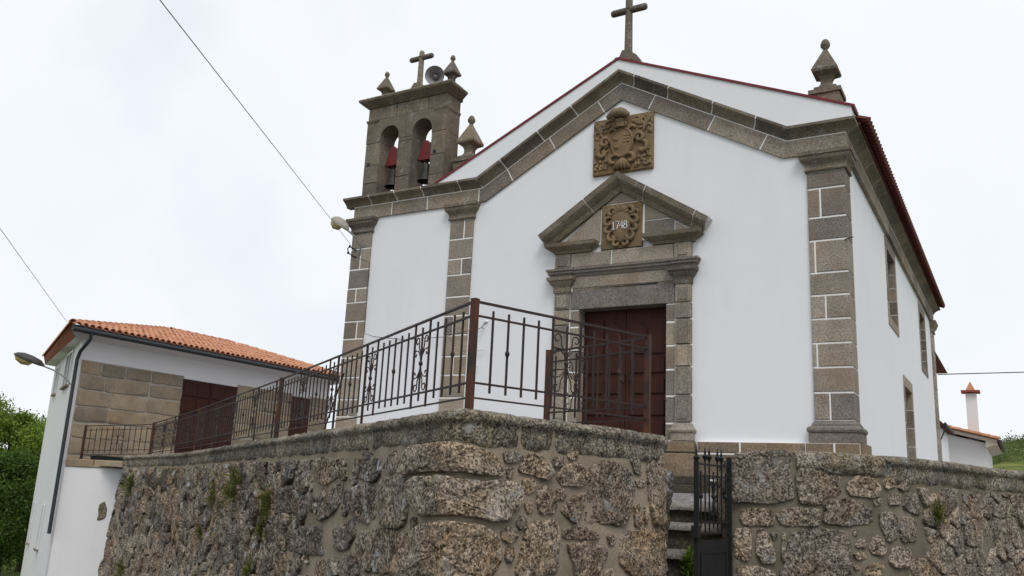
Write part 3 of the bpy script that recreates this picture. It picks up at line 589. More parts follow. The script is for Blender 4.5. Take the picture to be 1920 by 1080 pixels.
    for k in range(5): MB().tube([(cx + .02, YF - o - .02, cz - .33), (cx + (k - 2) * .1, YF - o - .05, cz - .62)], [.025, .045], 6).build('carved_shell', m, s, smooth='all')
    return s
arms()
def date_plate():
    m = M['granite_warm']; cx, cz = -7.31, 7.37
    s = MB().block((cx - .485, YF + .05, cz - .505), (.97, 0, 0), (0, 0, 1.03), (0, -.13, 0), .01).build('date_plate', m, church); s['label'] = 'ochre carved cartouche painted with the year 1748'
    o = .09
    pts = [(-.2, .3), (-.08, .33), (.08, .33), (.2, .3), (.25, .12), (.22, -.1), (.14, -.28), (.05, -.42), (-.05, -.42), (-.14, -.28), (-.22, -.1), (-.25, .12)]
    mb = MB(); n = len(pts)
    rr = [[(cx + x * k, YF - d, cz + z * k + .02) for x, z in pts] for k, d in ((1.0, .06), (1.0, o + .02), (.86, o + .06), (.4, o + .075))]
    mb.add([p for q in rr for p in q], [(i * n + j, i * n + (j + 1) % n, (i + 1) * n + (j + 1) % n, (i + 1) * n + j) for i in range(3) for j in range(n)] + [tuple(range(3 * n, 4 * n))])
    S = mb.build('cartouche', m, s, smooth='all')
    for sx in (-1, 1):
        X = lambda d: cx + sx * d
        A0 = lambda a: a if sx > 0 else 180 - a
        scroll(s, m, X(.3), cz + .1, .13, .03, A0(130), A0(-200), o + .03, .05); scroll(s, m, X(.31), cz - .05, .1, .03, A0(-150), A0(120), o + .03, .045)
        scroll(s, m, X(.2), cz - .25, .12, .03, A0(60), A0(-230), o + .03, .045); scroll(s, m, X(.22), cz + .32, .13, .03, A0(180), A0(-150), o + .03, .05)
        scroll(s, m, X(.34), cz + .28, .08, .02, A0(-90), A0(240), o + .01, .035); scroll(s, m, X(.1), cz - .4, .09, .03, A0(100), A0(-200), o + .03, .04)
    for k in range(7): MB().tube([(cx, YF - o - .02, cz + .25), (cx + math.sin(R(-75 + 25 * k)) * .2, YF - o - .05, cz + .28 + math.cos(R(-75 + 25 * k)) * .2)], [.02, .045], 6).build('carved_shell', m, s, smooth='all')
    G = {'1': [[(-.03, .06), (0, .09), (0, -.09)], [(-.035, -.09), (.035, -.09)]], '7': [[(-.045, .09), (.045, .09), (-.01, -.09)]], '4': [[(.02, -.09), (.02, .09), (-.05, -.03), (.05, -.03)]],
         '8': [[(.035 * math.sin(R(30 * k)), .045 + .042 * math.cos(R(30 * k))) for k in range(13)], [(.045 * math.sin(R(30 * k)), -.045 + .046 * math.cos(R(30 * k))) for k in range(13)]]}
    for i, ch in enumerate('1748'):
        mb = MB()
        for st in G[ch]: mb.tube([(cx - .155 + i * .095 + x * .95 + z * .0, YF - o - .082, cz + .0 + z * .95) for x, z in st], .0095, 5)
        mb.build('painted_digit', M['plaster'], s)
date_plate()
# ------------------------------------------------------------------ door with raised panels
MB().box(-8.3, -6.27, YF + .3, YF + .36, 2.6, 5.56).build('door', M['wood'], church)
dr = bpy.data.objects['door']
for leaf in (0, 1):
    lx = -8.29 + leaf * 1.012; lf = MB().box(lx, lx + .998, YF + .24, YF + .3, 2.6, 5.54).build('door_leaf', M['wood'], dr)
    for c in (0, 1):
        x0 = lx + .09 + c * .43; w = .38
        for z0, z1 in ((2.68, 3.12), (3.22, 3.58), (3.68, 4.02), (4.12, 4.46)):
            MB().block((x0, YF + .24, z0), (w, 0, 0), (0, 0, z1 - z0), (0, -.035, 0), .03).build('door_panel', M['wood'], dr)
        top = 5.3 if (c == 1 - leaf) else 5.12; t2 = 5.12 if (c == 1 - leaf) else 5.3
        if leaf == 1: top, t2 = t2, top
        top, t2 = (5.10, 5.34) if c == leaf else (5.34, 5.10)
        MB().prism([(x0, YF + .24, 4.56), (x0 + w, YF + .24, 4.56), (x0 + w, YF + .24, t2 if leaf == 0 else t2), (x0 + w / 2, YF + .24, 5.28), (x0, YF + .24, top)], (0, -.03, 0)).build('door_panel', M['wood'], dr)
MB().box(-7.34, -7.30, YF + .205, YF + .245, 3.95, 4.12).build('lock_plate', M['iron'], dr); MB().tube([(-7.18, YF + .24, 3.98), (-7.18, YF + .17, 3.98), (-7.18, YF + .16, 4.1), (-7.18, YF + .24, 4.12)], .012, 6).build('door_handle', M['iron'], dr)
for k in range(3): MB().box(-8.7 + .1 * k, -6.15 - .1 * k, YF - 1.1 + .32 * k, YF, 1.6, 1.95 + .3 * k).build('door_step', M['step'], church)
# ------------------------------------------------------------------ bells, loudspeaker
def bell(cx, label):
    y = 17.31; b = thing('bell', (cx, y, 9.36), label, 'bell', 'bells in the bell gable')
    MB().lathe([(.02, .50), (.09, .49), (.115, .44), (.125, .3), (.15, .18), (.19, .08), (.225, .02), (.23, 0), (.19, 0.01), (.1, .3), (.01, .42)], (cx, y, 9.36), 20).build('bell_body', M['bronze'], b, smooth=50)
    MB().tube([(cx, y, 9.75), (cx, y, 9.4), (cx, y, 9.33)], [.012, .02, .045], 8).build('clapper', M['bronze'], b, smooth='all')
    MB().tube([(cx, y, 9.84), (cx, y, 9.98)], .05, 8).build('crown_staple', M['bronze'], b)
    for dy in (-.07, .07): MB().prism([(cx - .23, y + dy - .05, 9.95), (cx + .23, y + dy - .05, 9.95), (cx + .2, y + dy - .05, 10.06), (cx + .06, y + dy - .05, 10.48), (cx - .06, y + dy - .05, 10.48), (cx - .2, y + dy - .05, 10.06)], (0, .09, 0)).build('yoke', M['red_yoke'], b)
    MB().tube([(cx - .36, y, 10.02), (cx + .36, y, 10.02)], .025, 8).build('axle', M['iron'], b)
bell(-14.17, 'bronze bell with red yoke in the arch beside the outer edge of the bell gable')
bell(-13.08, 'bronze bell with red yoke in the arch beside the white gable slope')
hp = thing('loudspeaker', (-12.76, 16.98, 11.875), 'grey metal horn loudspeaker standing on the bell gable cornice', 'loudspeaker')
hc = Vector((-12.76, 16.98, 12.16)); hd = Vector((.42, -.86, -.2)).normalized()
def horn_mb(prof):
    u = hd.cross(Vector((0, 0, 1))).normalized(); w = u.cross(hd); mb = MB(); n = 24
    vs = [hc + hd * h + (u * math.cos(2 * math.pi * j / n) + w * math.sin(2 * math.pi * j / n)) * r for r, h in prof for j in range(n)]
    return mb.add(vs, [(i * n + j, i * n + (j + 1) % n, (i + 1) * n + (j + 1) % n, (i + 1) * n + j) for i in range(len(prof) - 1) for j in range(n)])
horn_mb([(.255, .12), (.262, .125), (.262, .105), (.22, .06), (.14, -.02), (.09, -.12), (.075, -.3)]).add([], []).build('horn_shell', M['horn'], hp, smooth=60)
horn_mb([(.255, .12), (.2, .06), (.12, -.03), (.07, -.12), (.001, -.13)]).build('horn_throat', M['horn'], hp, smooth=60)
horn_mb([(.001, .06), (.03, .055), (.045, -.02), (.07, -.1)]).build('reflector', M['horn'], hp, smooth='all')
horn_mb([(.001, -.42), (.1, -.42), (.1, -.28), (.001, -.28)]).build('driver', M['lamp_shell'], hp, smooth=40)
bq = hc - hd * .25; MB().tube([(bq.x, bq.y, 11.86), (bq.x, bq.y, 12.28)], .022, 6).build('bracket', M['galv'], hp)
# ------------------------------------------------------------------ rubble walls
def clip_half(poly, nx, nz, c):              # keep nx*x+nz*z <= c
    out = []
    for i, p in enumerate(poly):
        q = poly[(i + 1) % len(poly)]; a = nx * p[0] + nz * p[1] - c; b = nx * q[0] + nz * q[1] - c
        if a <= 0: out.append(p)
        if (a < 0 < b) or (b < 0 < a): t = a / (a - b); out.append((p[0] + (q[0] - p[0]) * t, p[1] + (q[1] - p[1]) * t))
    return out
def area(p): return 0.5 * sum(p[i][0] * p[(i + 1) % len(p)][1] - p[(i + 1) % len(p)][0] * p[i][1] for i in range(len(p)))
def cent(p): return (sum(q[0] for q in p) / len(p), sum(q[1] for q in p) / len(p))
def cells(zone, size, seed, asp=1.25):
    # irregular stones filling a polygon zone in (u, z)
    r = random.Random(seed); us = [p[0] for p in zone]; zs = [p[1] for p in zone]; sites = []
    u = min(us)
    while u < max(us) + .01:
        s = size(u) if callable(size) else size; z = min(zs) - r.uniform(0, s)
        while z < max(zs) + s * .5:
            sites.append((u + r.uniform(-.38, .38) * s * asp, z + r.uniform(-.3, .3) * s, r.uniform(-.012, .012))); z += s * r.uniform(.7, 1.25)
        u += s * asp
    out = []
    for i, a in enumerate(sites):
        poly = list(zone); s = (size(a[0]) if callable(size) else size) * 3.2
        for j, b in enumerate(sites):
            if i == j or abs(b[0] - a[0]) > s or abs(b[1] - a[1]) > s: continue
            dx, dz = (b[0] - a[0]), (b[1] - a[1]); mx_, mz = (a[0] + b[0]) / 2, (a[1] + b[1]) / 2
            poly = clip_half(poly, dx, dz, dx * mx_ + dz * mz + a[2] - b[2])
            if len(poly) < 3: break
        if len(poly) >= 3 and abs(area(poly)) > .006: out.append(poly)
    return out
def inside(p, poly):
    c = False
    for a, b in zip(poly, poly[1:] + poly[:1]):
        if (a[1] > p[1]) != (b[1] > p[1]) and p[0] < (b[0] - a[0]) * (p[1] - a[1]) / (b[1] - a[1]) + a[0]: c = not c
    return c
def fits(cell, polys):
    c = cent(cell); pts = list(cell) + [c] + [((a[0] + b[0]) / 2, (a[1] + b[1]) / 2) for a, b in zip(cell, cell[1:] + cell[:1])]
    pts = [(c[0] + (p[0] - c[0]) * .78, c[1] + (p[1] - c[1]) * .78) for p in pts]; cell = [(c[0] + (p[0] - c[0]) * .8, c[1] + (p[1] - c[1]) * .8) for p in cell]
    return not any(inside(p, q) for q in polys for p in pts) and not any(inside(p, cell) for q in polys for p in q)
class Wall:
    def __init__(s, pts, tops):
        s.p = [Vector((a, b, 0)) for a, b in pts]; s.t = tops; s.u = [0.0]
        for a, b in zip(s.p, s.p[1:]): s.u.append(s.u[-1] + (b - a).length)
        s.L = s.u[-1]
    def raw(s, u):
        i = max(0, min(len(s.u) - 2, int(np.searchsorted(s.u, u)) - 1)); t = (u - s.u[i]) / (s.u[i + 1] - s.u[i]); return s.p[i].lerp(s.p[i + 1], t)
    def base(s, u, r=.2): return sum((s.raw(u + r * k / 4) for k in range(-4, 5)), Vector()) / 9
    def nrm(s, u): d = (s.base(u + .03) - s.base(u - .03)).normalized(); return Vector((d.y, -d.x, 0))
    def top(s, u): return float(np.interp(u, s.u, s.t))
    def F(s, u, z, d): p = s.base(u) + s.nrm(u) * d; return Vector((p.x, p.y, z))
    def px(s, x, y):
        best = None
        for i in range(len(s.p) - 1):
            try: t, z = on_seg(x, y, s.p[i], s.p[i + 1])
            except np.linalg.LinAlgError: continue
            e = max(0, -t, t - 1) * (s.u[i + 1] - s.u[i])
            n = s.p[i + 1] - s.p[i]; n = Vector((n.y, -n.x, 0)); rr = ray(x, y)
            if n.x * rr[0] + n.y * rr[1] > 0: e += 10
            if best is None or e < best[0]: best = (e, s.u[i] + t * (s.u[i + 1] - s.u[i]), z)
        return best[1], best[2]
def stone_mb(W, poly, seed, h=.05, N=22, grow=0.0, rough=1.0, shrinkk=.022, fine=False):
    r = random.Random(seed); c = cent(poly)
    if area(poly) < 0: poly = poly[::-1]
    q = []
    for p in poly:                                   # joint gap
        d = math.hypot(p[0] - c[0], p[1] - c[1]) or 1e-6; k = max(.4, 1 - shrinkk / d) + grow; q.append((c[0] + (p[0] - c[0]) * k, c[1] + (p[1] - c[1]) * k))
    q = [(a[0] * w + b[0] * (1 - w), a[1] * w + b[1] * (1 - w)) for a, b in zip(q, q[1:] + q[:1]) for w in (.86, .14)]
    ln = [0]
    for a, b in zip(q, q[1:] + q[:1]): ln.append(ln[-1] + math.hypot(b[0] - a[0], b[1] - a[1]))
    res = []; sz = min(1.0, math.sqrt(abs(area(poly))) / .35)
    for k in range(N):
        t = ln[-1] * k / N; i = max(j for j in range(len(q)) if ln[j] <= t); a, b = q[i], q[(i + 1) % len(q)]; w = (t - ln[i]) / max(1e-9, ln[i + 1] - ln[i]); p = (a[0] + (b[0] - a[0]) * w, a[1] + (b[1] - a[1]) * w)
        j = (noise.noise((p[0] * 7, p[1] * 7, seed * .37)) * .018 + noise.noise((p[0] * 22, p[1] * 22, seed * .17)) * .016) * rough * (.4 + .6 * sz); d = math.hypot(p[0] - c[0], p[1] - c[1]) or 1e-6
        res.append((p[0] + (p[0] - c[0]) / d * j, p[1] + (p[1] - c[1]) / d * j))
    h = h * (.6 + .4 * sz); tu, tv = r.uniform(-.1, .1) * rough, r.uniform(-.1, .1) * rough
    mb = MB(); rings = [(1.0, -.5), (1.0, .45), (.978, .9), (.94, 1.0)] + ([(.84, 1.04), (.74, 1.06), (.64, 1.07), (.53, 1.08), (.42, 1.08), (.31, 1.08), (.2, 1.08), (.1, 1.08)] if fine else [(.72, 1.05), (.45, 1.08), (.2, 1.08)])
    for k, d in rings:
        for p in res:
            u, z = c[0] + (p[0] - c[0]) * k, c[1] + (p[1] - c[1]) * k
            n = noise.noise((u * 4, z * 4, seed * .11)) * .022 + noise.noise((u * 12, z * 12, seed * .23)) * .016 + noise.noise((u * 28, z * 28, seed * .2)) * .013
            mb.v.append(W.F(u, z, h * d + (n * rough * min(1, d) if d > 0 else 0) + (tu * (u - c[0]) + tv * (z - c[1])) * max(0, d)))
    mb.v.append(W.F(c[0], c[1], h * 1.08 + noise.noise((c[0] * 4, c[1] * 4, seed * .11)) * .02))
    m = len(rings)
    mb.f = [(i * N + j, i * N + (j + 1) % N, (i + 1) * N + (j + 1) % N, (i + 1) * N + j) for i in range(m - 1) for j in range(N)] + [((m - 1) * N + j, (m - 1) * N + (j + 1) % N, m * N) for j in range(N)]
    return mb
def wall_body(W, mat, parent, ground, thick=.45, uleft=lambda z: 0.0):
    mb = MB(); n = int(W.L / .1); rows = 14
    for i in range(n + 1):
        u = W.L * i / n; g = ground(u); t = W.top(u) - .08
        for k in range(rows + 1):
            z = g + (t - g) * k / rows; u = uleft(z) + (W.L - uleft(z)) * i / n; mb.v.append(W.F(u, z, noise.noise((u * 3, z * 3, 5)) * .012))
        mb.v.append(W.F(u, t, -thick)); mb.v.append(W.F(u, g, -thick))
    m = rows + 3
    mb.f = [(i * m + k, (i + 1) * m + k, (i + 1) * m + (k + 1) % m, i * m + (k + 1) % m) for i in range(n) for k in range(m)] + [tuple(range(m))[::-1], tuple(range(n * m, n * m + m))]
    return mb.build('mortar_core', mat, parent, smooth=50)
def coping_block(W, u0, u1, seed, parent, mat, lip=True, amp=.014):
    prof = [(-.42, -.02), (-.2, .004), (-.06, .0), (.0, -.006), (.045, -.03), (.062, -.065), (.052, -.1), (.025, -.118), (.018, -.15), (.022, -.22), (.014, -.29), (-.03, -.325), (-.42, -.325)]
    if not lip: prof = [(-.42, -.02), (-.2, 0), (-.05, -.004), (.03, -.03), (.055, -.075), (.06, -.14), (.055, -.19), (.03, -.235), (-.03, -.25), (-.42, -.25)]
    n = max(4, int((u1 - u0) / .05)); mb = MB(); m = len(prof)
    for i in range(n + 1):
        u = u0 + (u1 - u0) * i / n; e = min(i, n - i); rd = .02 if e == 0 else (.006 if e == 1 else 0)
        for d, h in prof:
            q = noise.noise((u * 5, h * 9, seed * .7)) * amp + noise.noise((u * 15, h * 20, seed)) * amp * .55
            low = (noise.noise((u * 2.2, 3.1, seed)) * .045 + noise.noise((u * 9, 3.1, seed)) * .02) if h < -.2 else 0
            mb.v.append(W.F(u, W.top(u) + h + (q * .5 - rd if h > -.05 else q * .5) + low, d + (q - rd if d > -.1 else 0)))
    mb.f = [(i * m + k, (i + 1) * m + k, (i + 1) * m + (k + 1) % m, i * m + (k + 1) % m) for i in range(n) for k in range(m)] + [tuple(range(m))[::-1], tuple(range(n * m, n * m + m))]
    mb.build('coping_block', mat, parent, smooth=55)
# --- the terrace wall: house end -> corner -> gate
B2 = PB + ST_D * 1.7
W1 = Wall([(-24.35, 17.05), (-17.2, 14.1), (-11.0, 10.5), (-4.11, 6.19), (PB.x, PB.y), (B2.x, B2.y)], [1.97, 2.07, 2.19, 2.26, 2.245, 2.245])
uA, uB = W1.u[3], W1.u[4]
ground1 = lambda u: gz(W1.base(u).x, W1.base(u).y) - .15
wall1 = thing('retaining_wall', (-10, 10, -1.5), 'tall rubble granite terrace wall with coping, corner towards the street and iron railing on top', 'wall')
ULF = lambda z: float(np.interp(z, [-3.6, 1.95], [1.0, 2.5])) + .1 * noise.noise((z * 2.5, 1, 1))
wall_body(W1, M['mortar'], wall1, ground1, uleft=ULF)
def zoomed(ox, oy, sc, polys): return [[(ox + a / sc, oy + b / sc) for a, b in p] for p in polys]
frontp = zoomed(720, 740, 3.177, [
 [(110,470),(160,310),(380,285),(500,300),(620,340),(690,400),(700,485),(560,480),(440,455),(270,460),(140,480)],
 [(160,560),(190,490),(400,485),(560,515),(700,500),(800,540),(815,620),(760,745),(640,755),(500,720),(380,715),(220,725),(170,640)],
 [(80,1040),(180,860),(260,770),(420,755),(560,770),(650,830),(690,900),(700,1000),(640,1085),(300,1095),(90,1090)],
 [(705,345),(760,335),(835,370),(800,400),(720,412)], [(790,460),(850,350),(900,345),(960,390),(1000,470),(970,512),(880,480)], [(725,440),(760,435),(765,490),(730,495)],
 [(1005,380),(1050,365),(1080,395),(1045,425),(1010,430)], [(1090,340),(1150,335),(1150,385),(1095,385)], [(1020,500),(1060,430),(1130,405),(1200,450),(1210,510),(1150,550),(1060,540)],
 [(1225,430),(1290,400),(1380,405),(1450,460),(1475,560),(1450,700),(1430,785),(1300,770),(1190,760),(1215,640)], [(1460,380),(1500,370),(1525,430),(1525,480),(1490,465)],
 [(1560,430),(1600,340),(1680,350),(1690,560),(1695,770),(1600,780),(1575,640)], [(825,510),(870,505),(900,555),(850,600),(825,570)], [(905,600),(925,530),(980,560),(1020,640),(1020,700),(950,715),(915,690)],
 [(1025,570),(1060,560),(1085,600),(1060,635),(1030,625)], [(1050,690),(1110,610),(1190,575),(1180,680),(1140,770),(1090,730)], [(1485,510),(1545,505),(1550,540),(1510,550)],
 [(1480,660),(1525,650),(1530,780),(1490,785)], [(1540,670),(1570,665),(1565,770),(1545,775)], [(830,650),(870,640),(880,690),(850,710)], [(785,760),(820,720),(850,740),(830,795),(795,800)],
 [(690,820),(740,790),(785,800),(780,860),(730,885),(700,860)], [(720,920),(750,900),(765,960),(740,1005),(720,980)], [(770,1070),(840,800),(900,755),(1020,740),(1035,860),(1030,1060),(880,1090)],
 [(1060,800),(1180,790),(1275,830),(1270,860),(1070,860)], [(1085,900),(1160,880),(1290,890),(1325,930),(1310,1020),(1270,1085),(1130,1085),(1120,1000)], [(1325,835),(1360,830),(1370,890),(1340,895)],
 [(1420,820),(1560,800),(1690,810),(1695,1085),(1450,1070),(1390,1000)], [(1310,1060),(1350,1030),(1375,1085),(1310,1090)]])
leftp = zoomed(400, 740, 3.176, [
 [(1020,430),(1080,335),(1115,380),(1110,450),(1060,470)], [(1005,520),(1060,490),(1155,490),(1165,600),(1155,770),(1100,795),(1010,770)], [(880,490),(890,400),(1000,375),(1000,480),(960,520),(900,505)],
 [(830,690),(850,560),(930,530),(970,570),(970,730),(920,770),(860,740)], [(615,500),(650,450),(740,430),(760,480),(690,530),(640,530)], [(640,740),(680,620),(740,530),(780,540),(760,640),(720,700),(650,755)],
 [(775,720),(780,600),(800,560),(825,640),(800,715)], [(880,820),(1000,800),(1160,815),(1150,880),(1090,960),(1060,1060),(900,1050),(870,930)], [(720,800),(840,740),(850,840),(800,920),(740,930)],
 [(500,820),(560,780),(700,790),(720,860),(690,960),(560,950),(480,930)], [(900,350),(945,345),(950,390),(910,385)], [(600,420),(640,370),(720,380),(690,430),(630,460)],
 [(1180,740),(1210,735),(1215,795),(1190,800)], [(770,1060),(800,950),(860,960),(870,1080),(770,1085)], [(600,990),(750,970),(750,1085),(600,1085)], [(900,1075),(1040,1075),(1050,1100),(900,1110)]])
seed = 10; big = []; handW = []
for grp, mat in ((frontp, 'rubble'), (leftp, 'rubble_left')):
    for k, p in enumerate(grp):
        seed += 1
        if grp is frontp and k < 3:              # the three quoins turn the corner: left of it measure on the left face
            q = []
            for x, y in p:
                i = 2 if x < 866 else 3; t, z = on_seg(x, y, W1.p[i], W1.p[i + 1]); q.append((W1.u[i] + t * (W1.u[i + 1] - W1.u[i]), z))
        else: q = [W1.px(x, y) for x, y in p]
        quoin = grp is frontp and k < 3; handW.append(q)
        stone_mb(W1, q, seed, .07 if quoin else .035, 96 if quoin else (60 if abs(area(q)) > .05 else 30), rough=1.2 if quoin else .9, shrinkk=-.008 if grp is frontp else -.018, fine=abs(area(q)) > .03).build('quoin_stone' if quoin else 'stone', M[mat], wall1, smooth=58)
uh = W1.px(598, 900)[0]
zl, za, zb = W1.px(600, 1079)[1], W1.px(862, 1079)[1], W1.px(1245, 1079)[1]
zone_far = [(1.0, -3.6), (uh, -1.0), (uh, 1.86), (W1.u[2], 1.84), (W1.u[1], 1.73), (2.45, 1.64)]
zone_low = [(uh + .02, -1.2), (uB - .02, -.1), (uB - .02, zb - .03), (uA, za - .04), (uh + .02, zl - .04)]
zone_st = [(uB + .1, 0.0), (W1.L, 0.0), (W1.L, 1.9), (uB + .1, 1.9)]
uh2 = uA - .35
zone_far = [(p[0] if p[0] != uh else uh2, p[1]) for p in zone_far]
zone_low = [(p[0] if p[0] != uh + .02 else uh2 + .02, p[1] if p[0] != uh + .02 or p[1] < 0 else za - .08) for p in zone_low]
cl = [c for c in cells(zone_far, lambda u: .33 + .12 * (1 - u / uh) if u < uh - .3 else .27, 3, 1.2) if fits(c, handW)] + cells(zone_low, .36, 8) + cells(zone_st, .4, 9)
small = [c for c in cells([(uh - .3, zl + .05), (uh2, za + .05), (uh2, 1.84), (uh - .3, 1.8)], .15, 17, 1.1) if fits(c, handW + [q for q in cl if cent(q)[0] > uh - .8])]
cl += small
cl = [c for c in cl if cent(c)[1] > ground1(cent(c)[0]) - .1]
cl.sort(key=lambda c: -abs(area(c)) / (W1.base(cent(c)[0]).length ** 2) * (1.0 if cent(c)[1] > .0 else .2))
rest = MB()
for k, c in enumerate(cl):
    mb = stone_mb(W1, c, 300 + k, random.Random(k).uniform(.015, .085), 20 if k > 120 else 34, rough=1.5, shrinkk=random.Random(k).uniform(.004, .018), fine=k < 60)
    if k < 240: mb.build('stone', M['rubble_left'], wall1, smooth=58)
    else: rest.add(mb.v, mb.f)
kind(rest.build('far_stones', M['rubble_left'], wall1, smooth=58), 'stuff')
# coping of the terrace wall
uc = [W1.px(x, 800)[0] for x in (700, 975, 1038)]
cu = [uc[0], uc[1], uc[2], uB + .02]
for k, (a, b) in enumerate(zip(cu, cu[1:])): coping_block(W1, a + .016, b - .016, 20 + k, wall1, M['coping'], amp=.022)
coping_block(W1, uB + .04, W1.L, 29, wall1, M['coping'])
a = uc[0]; r = random.Random(6); k = 30
while a > 2.5:
    b = max(2.4, a - r.uniform(1.0, 1.7)); coping_block(W1, b + .014, a - .014, k, wall1, M['coping'], amp=.02); a = b; k += 1
# --- the wing wall to the right of the gate
Wd = Wall([(PW.x - .58, PW.y + 1.62), (PW.x, PW.y), (-2.2, 10.34), (-1.36, 10.87), (-.88, 11.82), (-.41, 13.38), (0.0, 14.28), (1.2, 17.0), (3.2, 21.0)], [2.12, 2.12, 2.19, 2.18, 2.18, 2.18, 2.18, 2.18, 2.18])
wall2 = thing('boundary_wall', (0.0, 13.0, 0), 'grey rubble granite wall beside the black gate running below the church side', 'wall')
wall_body(Wd, M['mortar_old'], wall2, lambda u: -.1)
r4 = zoomed(1200, 780, 3.6, [[(600,270),(800,242),(1010,242),(1030,380),(1035,560),(960,570),(890,590),(760,580),(620,580)], [(675,700),(690,630),(800,620),(905,640),(900,740),(720,745)], [(920,650),(1000,620),(1200,620),(1210,690),(1200,740),(950,745)],
 [(780,930),(790,760),(840,760),(880,850),(915,940),(900,1000),(820,990)], [(620,770),(740,760),(745,900),(740,980),(625,960)], [(620,1085),(650,1020),(780,1010),(900,1050),(910,1085)], [(870,790),(920,785),(930,830),(900,840)]])
r5 = zoomed(1440, 780, 3.6, [[(190,370),(310,340),(420,340),(500,430),(490,530),(380,545),(360,595),(205,590)], [(370,720),(385,580),(560,560),(690,620),(700,720),(530,745)], [(130,940),(150,780),(280,765),(480,775),(540,830),(555,1085),(80,1085),(110,1000)],
 [(85,960),(90,800),(115,780),(120,960),(105,985)], [(525,470),(580,400),(690,405),(750,470),(755,550),(560,545)], [(750,660),(820,640),(870,690),(870,830),(820,850),(750,740)], [(885,760),(905,670),(990,700),(1000,840),(900,850)],
 [(680,880),(720,800),(780,830),(800,900),(760,945),(700,930)], [(780,440),(840,410),(860,480),(800,490)], [(875,480),(920,420),(960,440),(950,500),(900,505)], [(900,620),(940,515),(1010,530),(1030,640),(1000,670)], [(820,530),(890,520),(890,600),(820,600)],
 [(710,560),(770,555),(770,605),(715,605)], [(820,1000),(840,890),(950,890),(960,1000),(880,1030)], [(640,1050),(700,990),(790,990),(800,1075),(640,1085)], [(585,870),(620,820),(665,850),(660,890),(600,895)], [(570,930),(640,920),(665,960),(600,970)],
 [(570,780),(600,765),(600,800),(575,810)], [(570,1010),(630,1000),(635,1035),(590,1040)]])
handD = []
for k, p in enumerate(r4 + r5):
    q = [Wd.px(x, y) for x, y in p]; handD.append(q)
    if k == 0: q = [(u, min(z, 2.15)) for u, z in q]
    stone_mb(Wd, q, 700 + k, .03, 64 if abs(area(q)) > .05 else 28, shrinkk=0.0, fine=abs(area(q)) > .03, grow=.05).build('stone', M['rubble'], wall2, smooth=58)
u2 = Wd.px(1728, 950)[0]; zq = [Wd.px(x, 1079)[1] for x in (1375, 1715)]; ul = Wd.px(1375, 1000)[0]
u3 = Wd.px(1600, 950)[0]; zones = [[(u3, zq[1] - .2), (u2, 0), (Wd.L, 0), (Wd.L, 1.85), (u3, 1.85)], [(ul, 0), (u2 - .02, 0), (u2 - .02, zq[1] - .03), (ul, zq[0] - .03)], [(0.02, 0.2), (1.6, 0.2), (1.6, 2.05), (.02, 2.05)], [(ul, zq[0] - .03), (u2 + .05, zq[1] - .03), (u2 + .05, 1.86), (ul, 1.86)]]
kk = 0; rest = MB()
for zi, zn in enumerate(zones):
    for c in cells(zn, (.27, .36, .36, .17)[zi], 40 + zi, 1.15):
        if zi in (0, 3) and not fits(c, handD): continue
        handD.append(c)
        mb = stone_mb(Wd, c, 800 + kk, random.Random(kk).uniform(.015, .05), 24, rough=1.2, shrinkk=random.Random(kk).uniform(.006, .022)); kk += 1
        mb.build('stone', M['rubble'], wall2, smooth=58)
us = [Wd.px(x, 870)[0] for x in (1492, 1662, 1762, 1854)] + [Wd.px(1930, 880)[0]]
while us[-1] < Wd.L - .8: us.append(us[-1] + 1.1)
us.append(Wd.L)
for k, (a, b) in enumerate(zip(us, us[1:])): coping_block(Wd, a + .006, b - .006, 60 + k, wall2, M['coping'], lip=k > 0, amp=.022 if k == 0 else .01)
# ------------------------------------------------------------------ stairs behind the gate
stairs = thing('stone_stairs', tuple(PB + ST_D * .8), 'worn granite steps climbing from the black gate to the church terrace', 'stairs')
for k, (s, z) in enumerate(((.15, .42), (.52, .71), (.88, 1.0), (1.24, 1.3), (1.6, 1.53))):
    for nm, prof, mt in (('tread', [(-.03, -.085), (-.035, -.05), (-.015, -.015), (.03, .0), (.12, .0), (.75, 0.0), (.75, -.085)], 'step'), ('riser', [(.05, -.42), (.05, -.083), (.7, -.083), (.7, -.42)], 'riser')):  # treads coloured as lit, risers coloured as shaded and mossy
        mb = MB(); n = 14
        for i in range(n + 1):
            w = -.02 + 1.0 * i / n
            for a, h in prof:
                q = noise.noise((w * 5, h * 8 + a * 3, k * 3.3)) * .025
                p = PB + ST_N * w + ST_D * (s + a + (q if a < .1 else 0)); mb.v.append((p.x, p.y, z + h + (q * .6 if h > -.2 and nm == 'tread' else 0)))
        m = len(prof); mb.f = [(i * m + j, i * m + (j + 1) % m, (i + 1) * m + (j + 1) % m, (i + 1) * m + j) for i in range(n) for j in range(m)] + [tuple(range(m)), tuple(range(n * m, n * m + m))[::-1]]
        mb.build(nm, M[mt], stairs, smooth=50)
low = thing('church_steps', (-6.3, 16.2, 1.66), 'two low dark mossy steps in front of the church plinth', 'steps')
for k in range(2): MB().block((-8.9, 16.75, 1.66 + .17 * k), (3.6, 0, 0), (0, 0, .17), (0, -.75 + .35 * k, 0), .02).build('step', M['riser'], low)
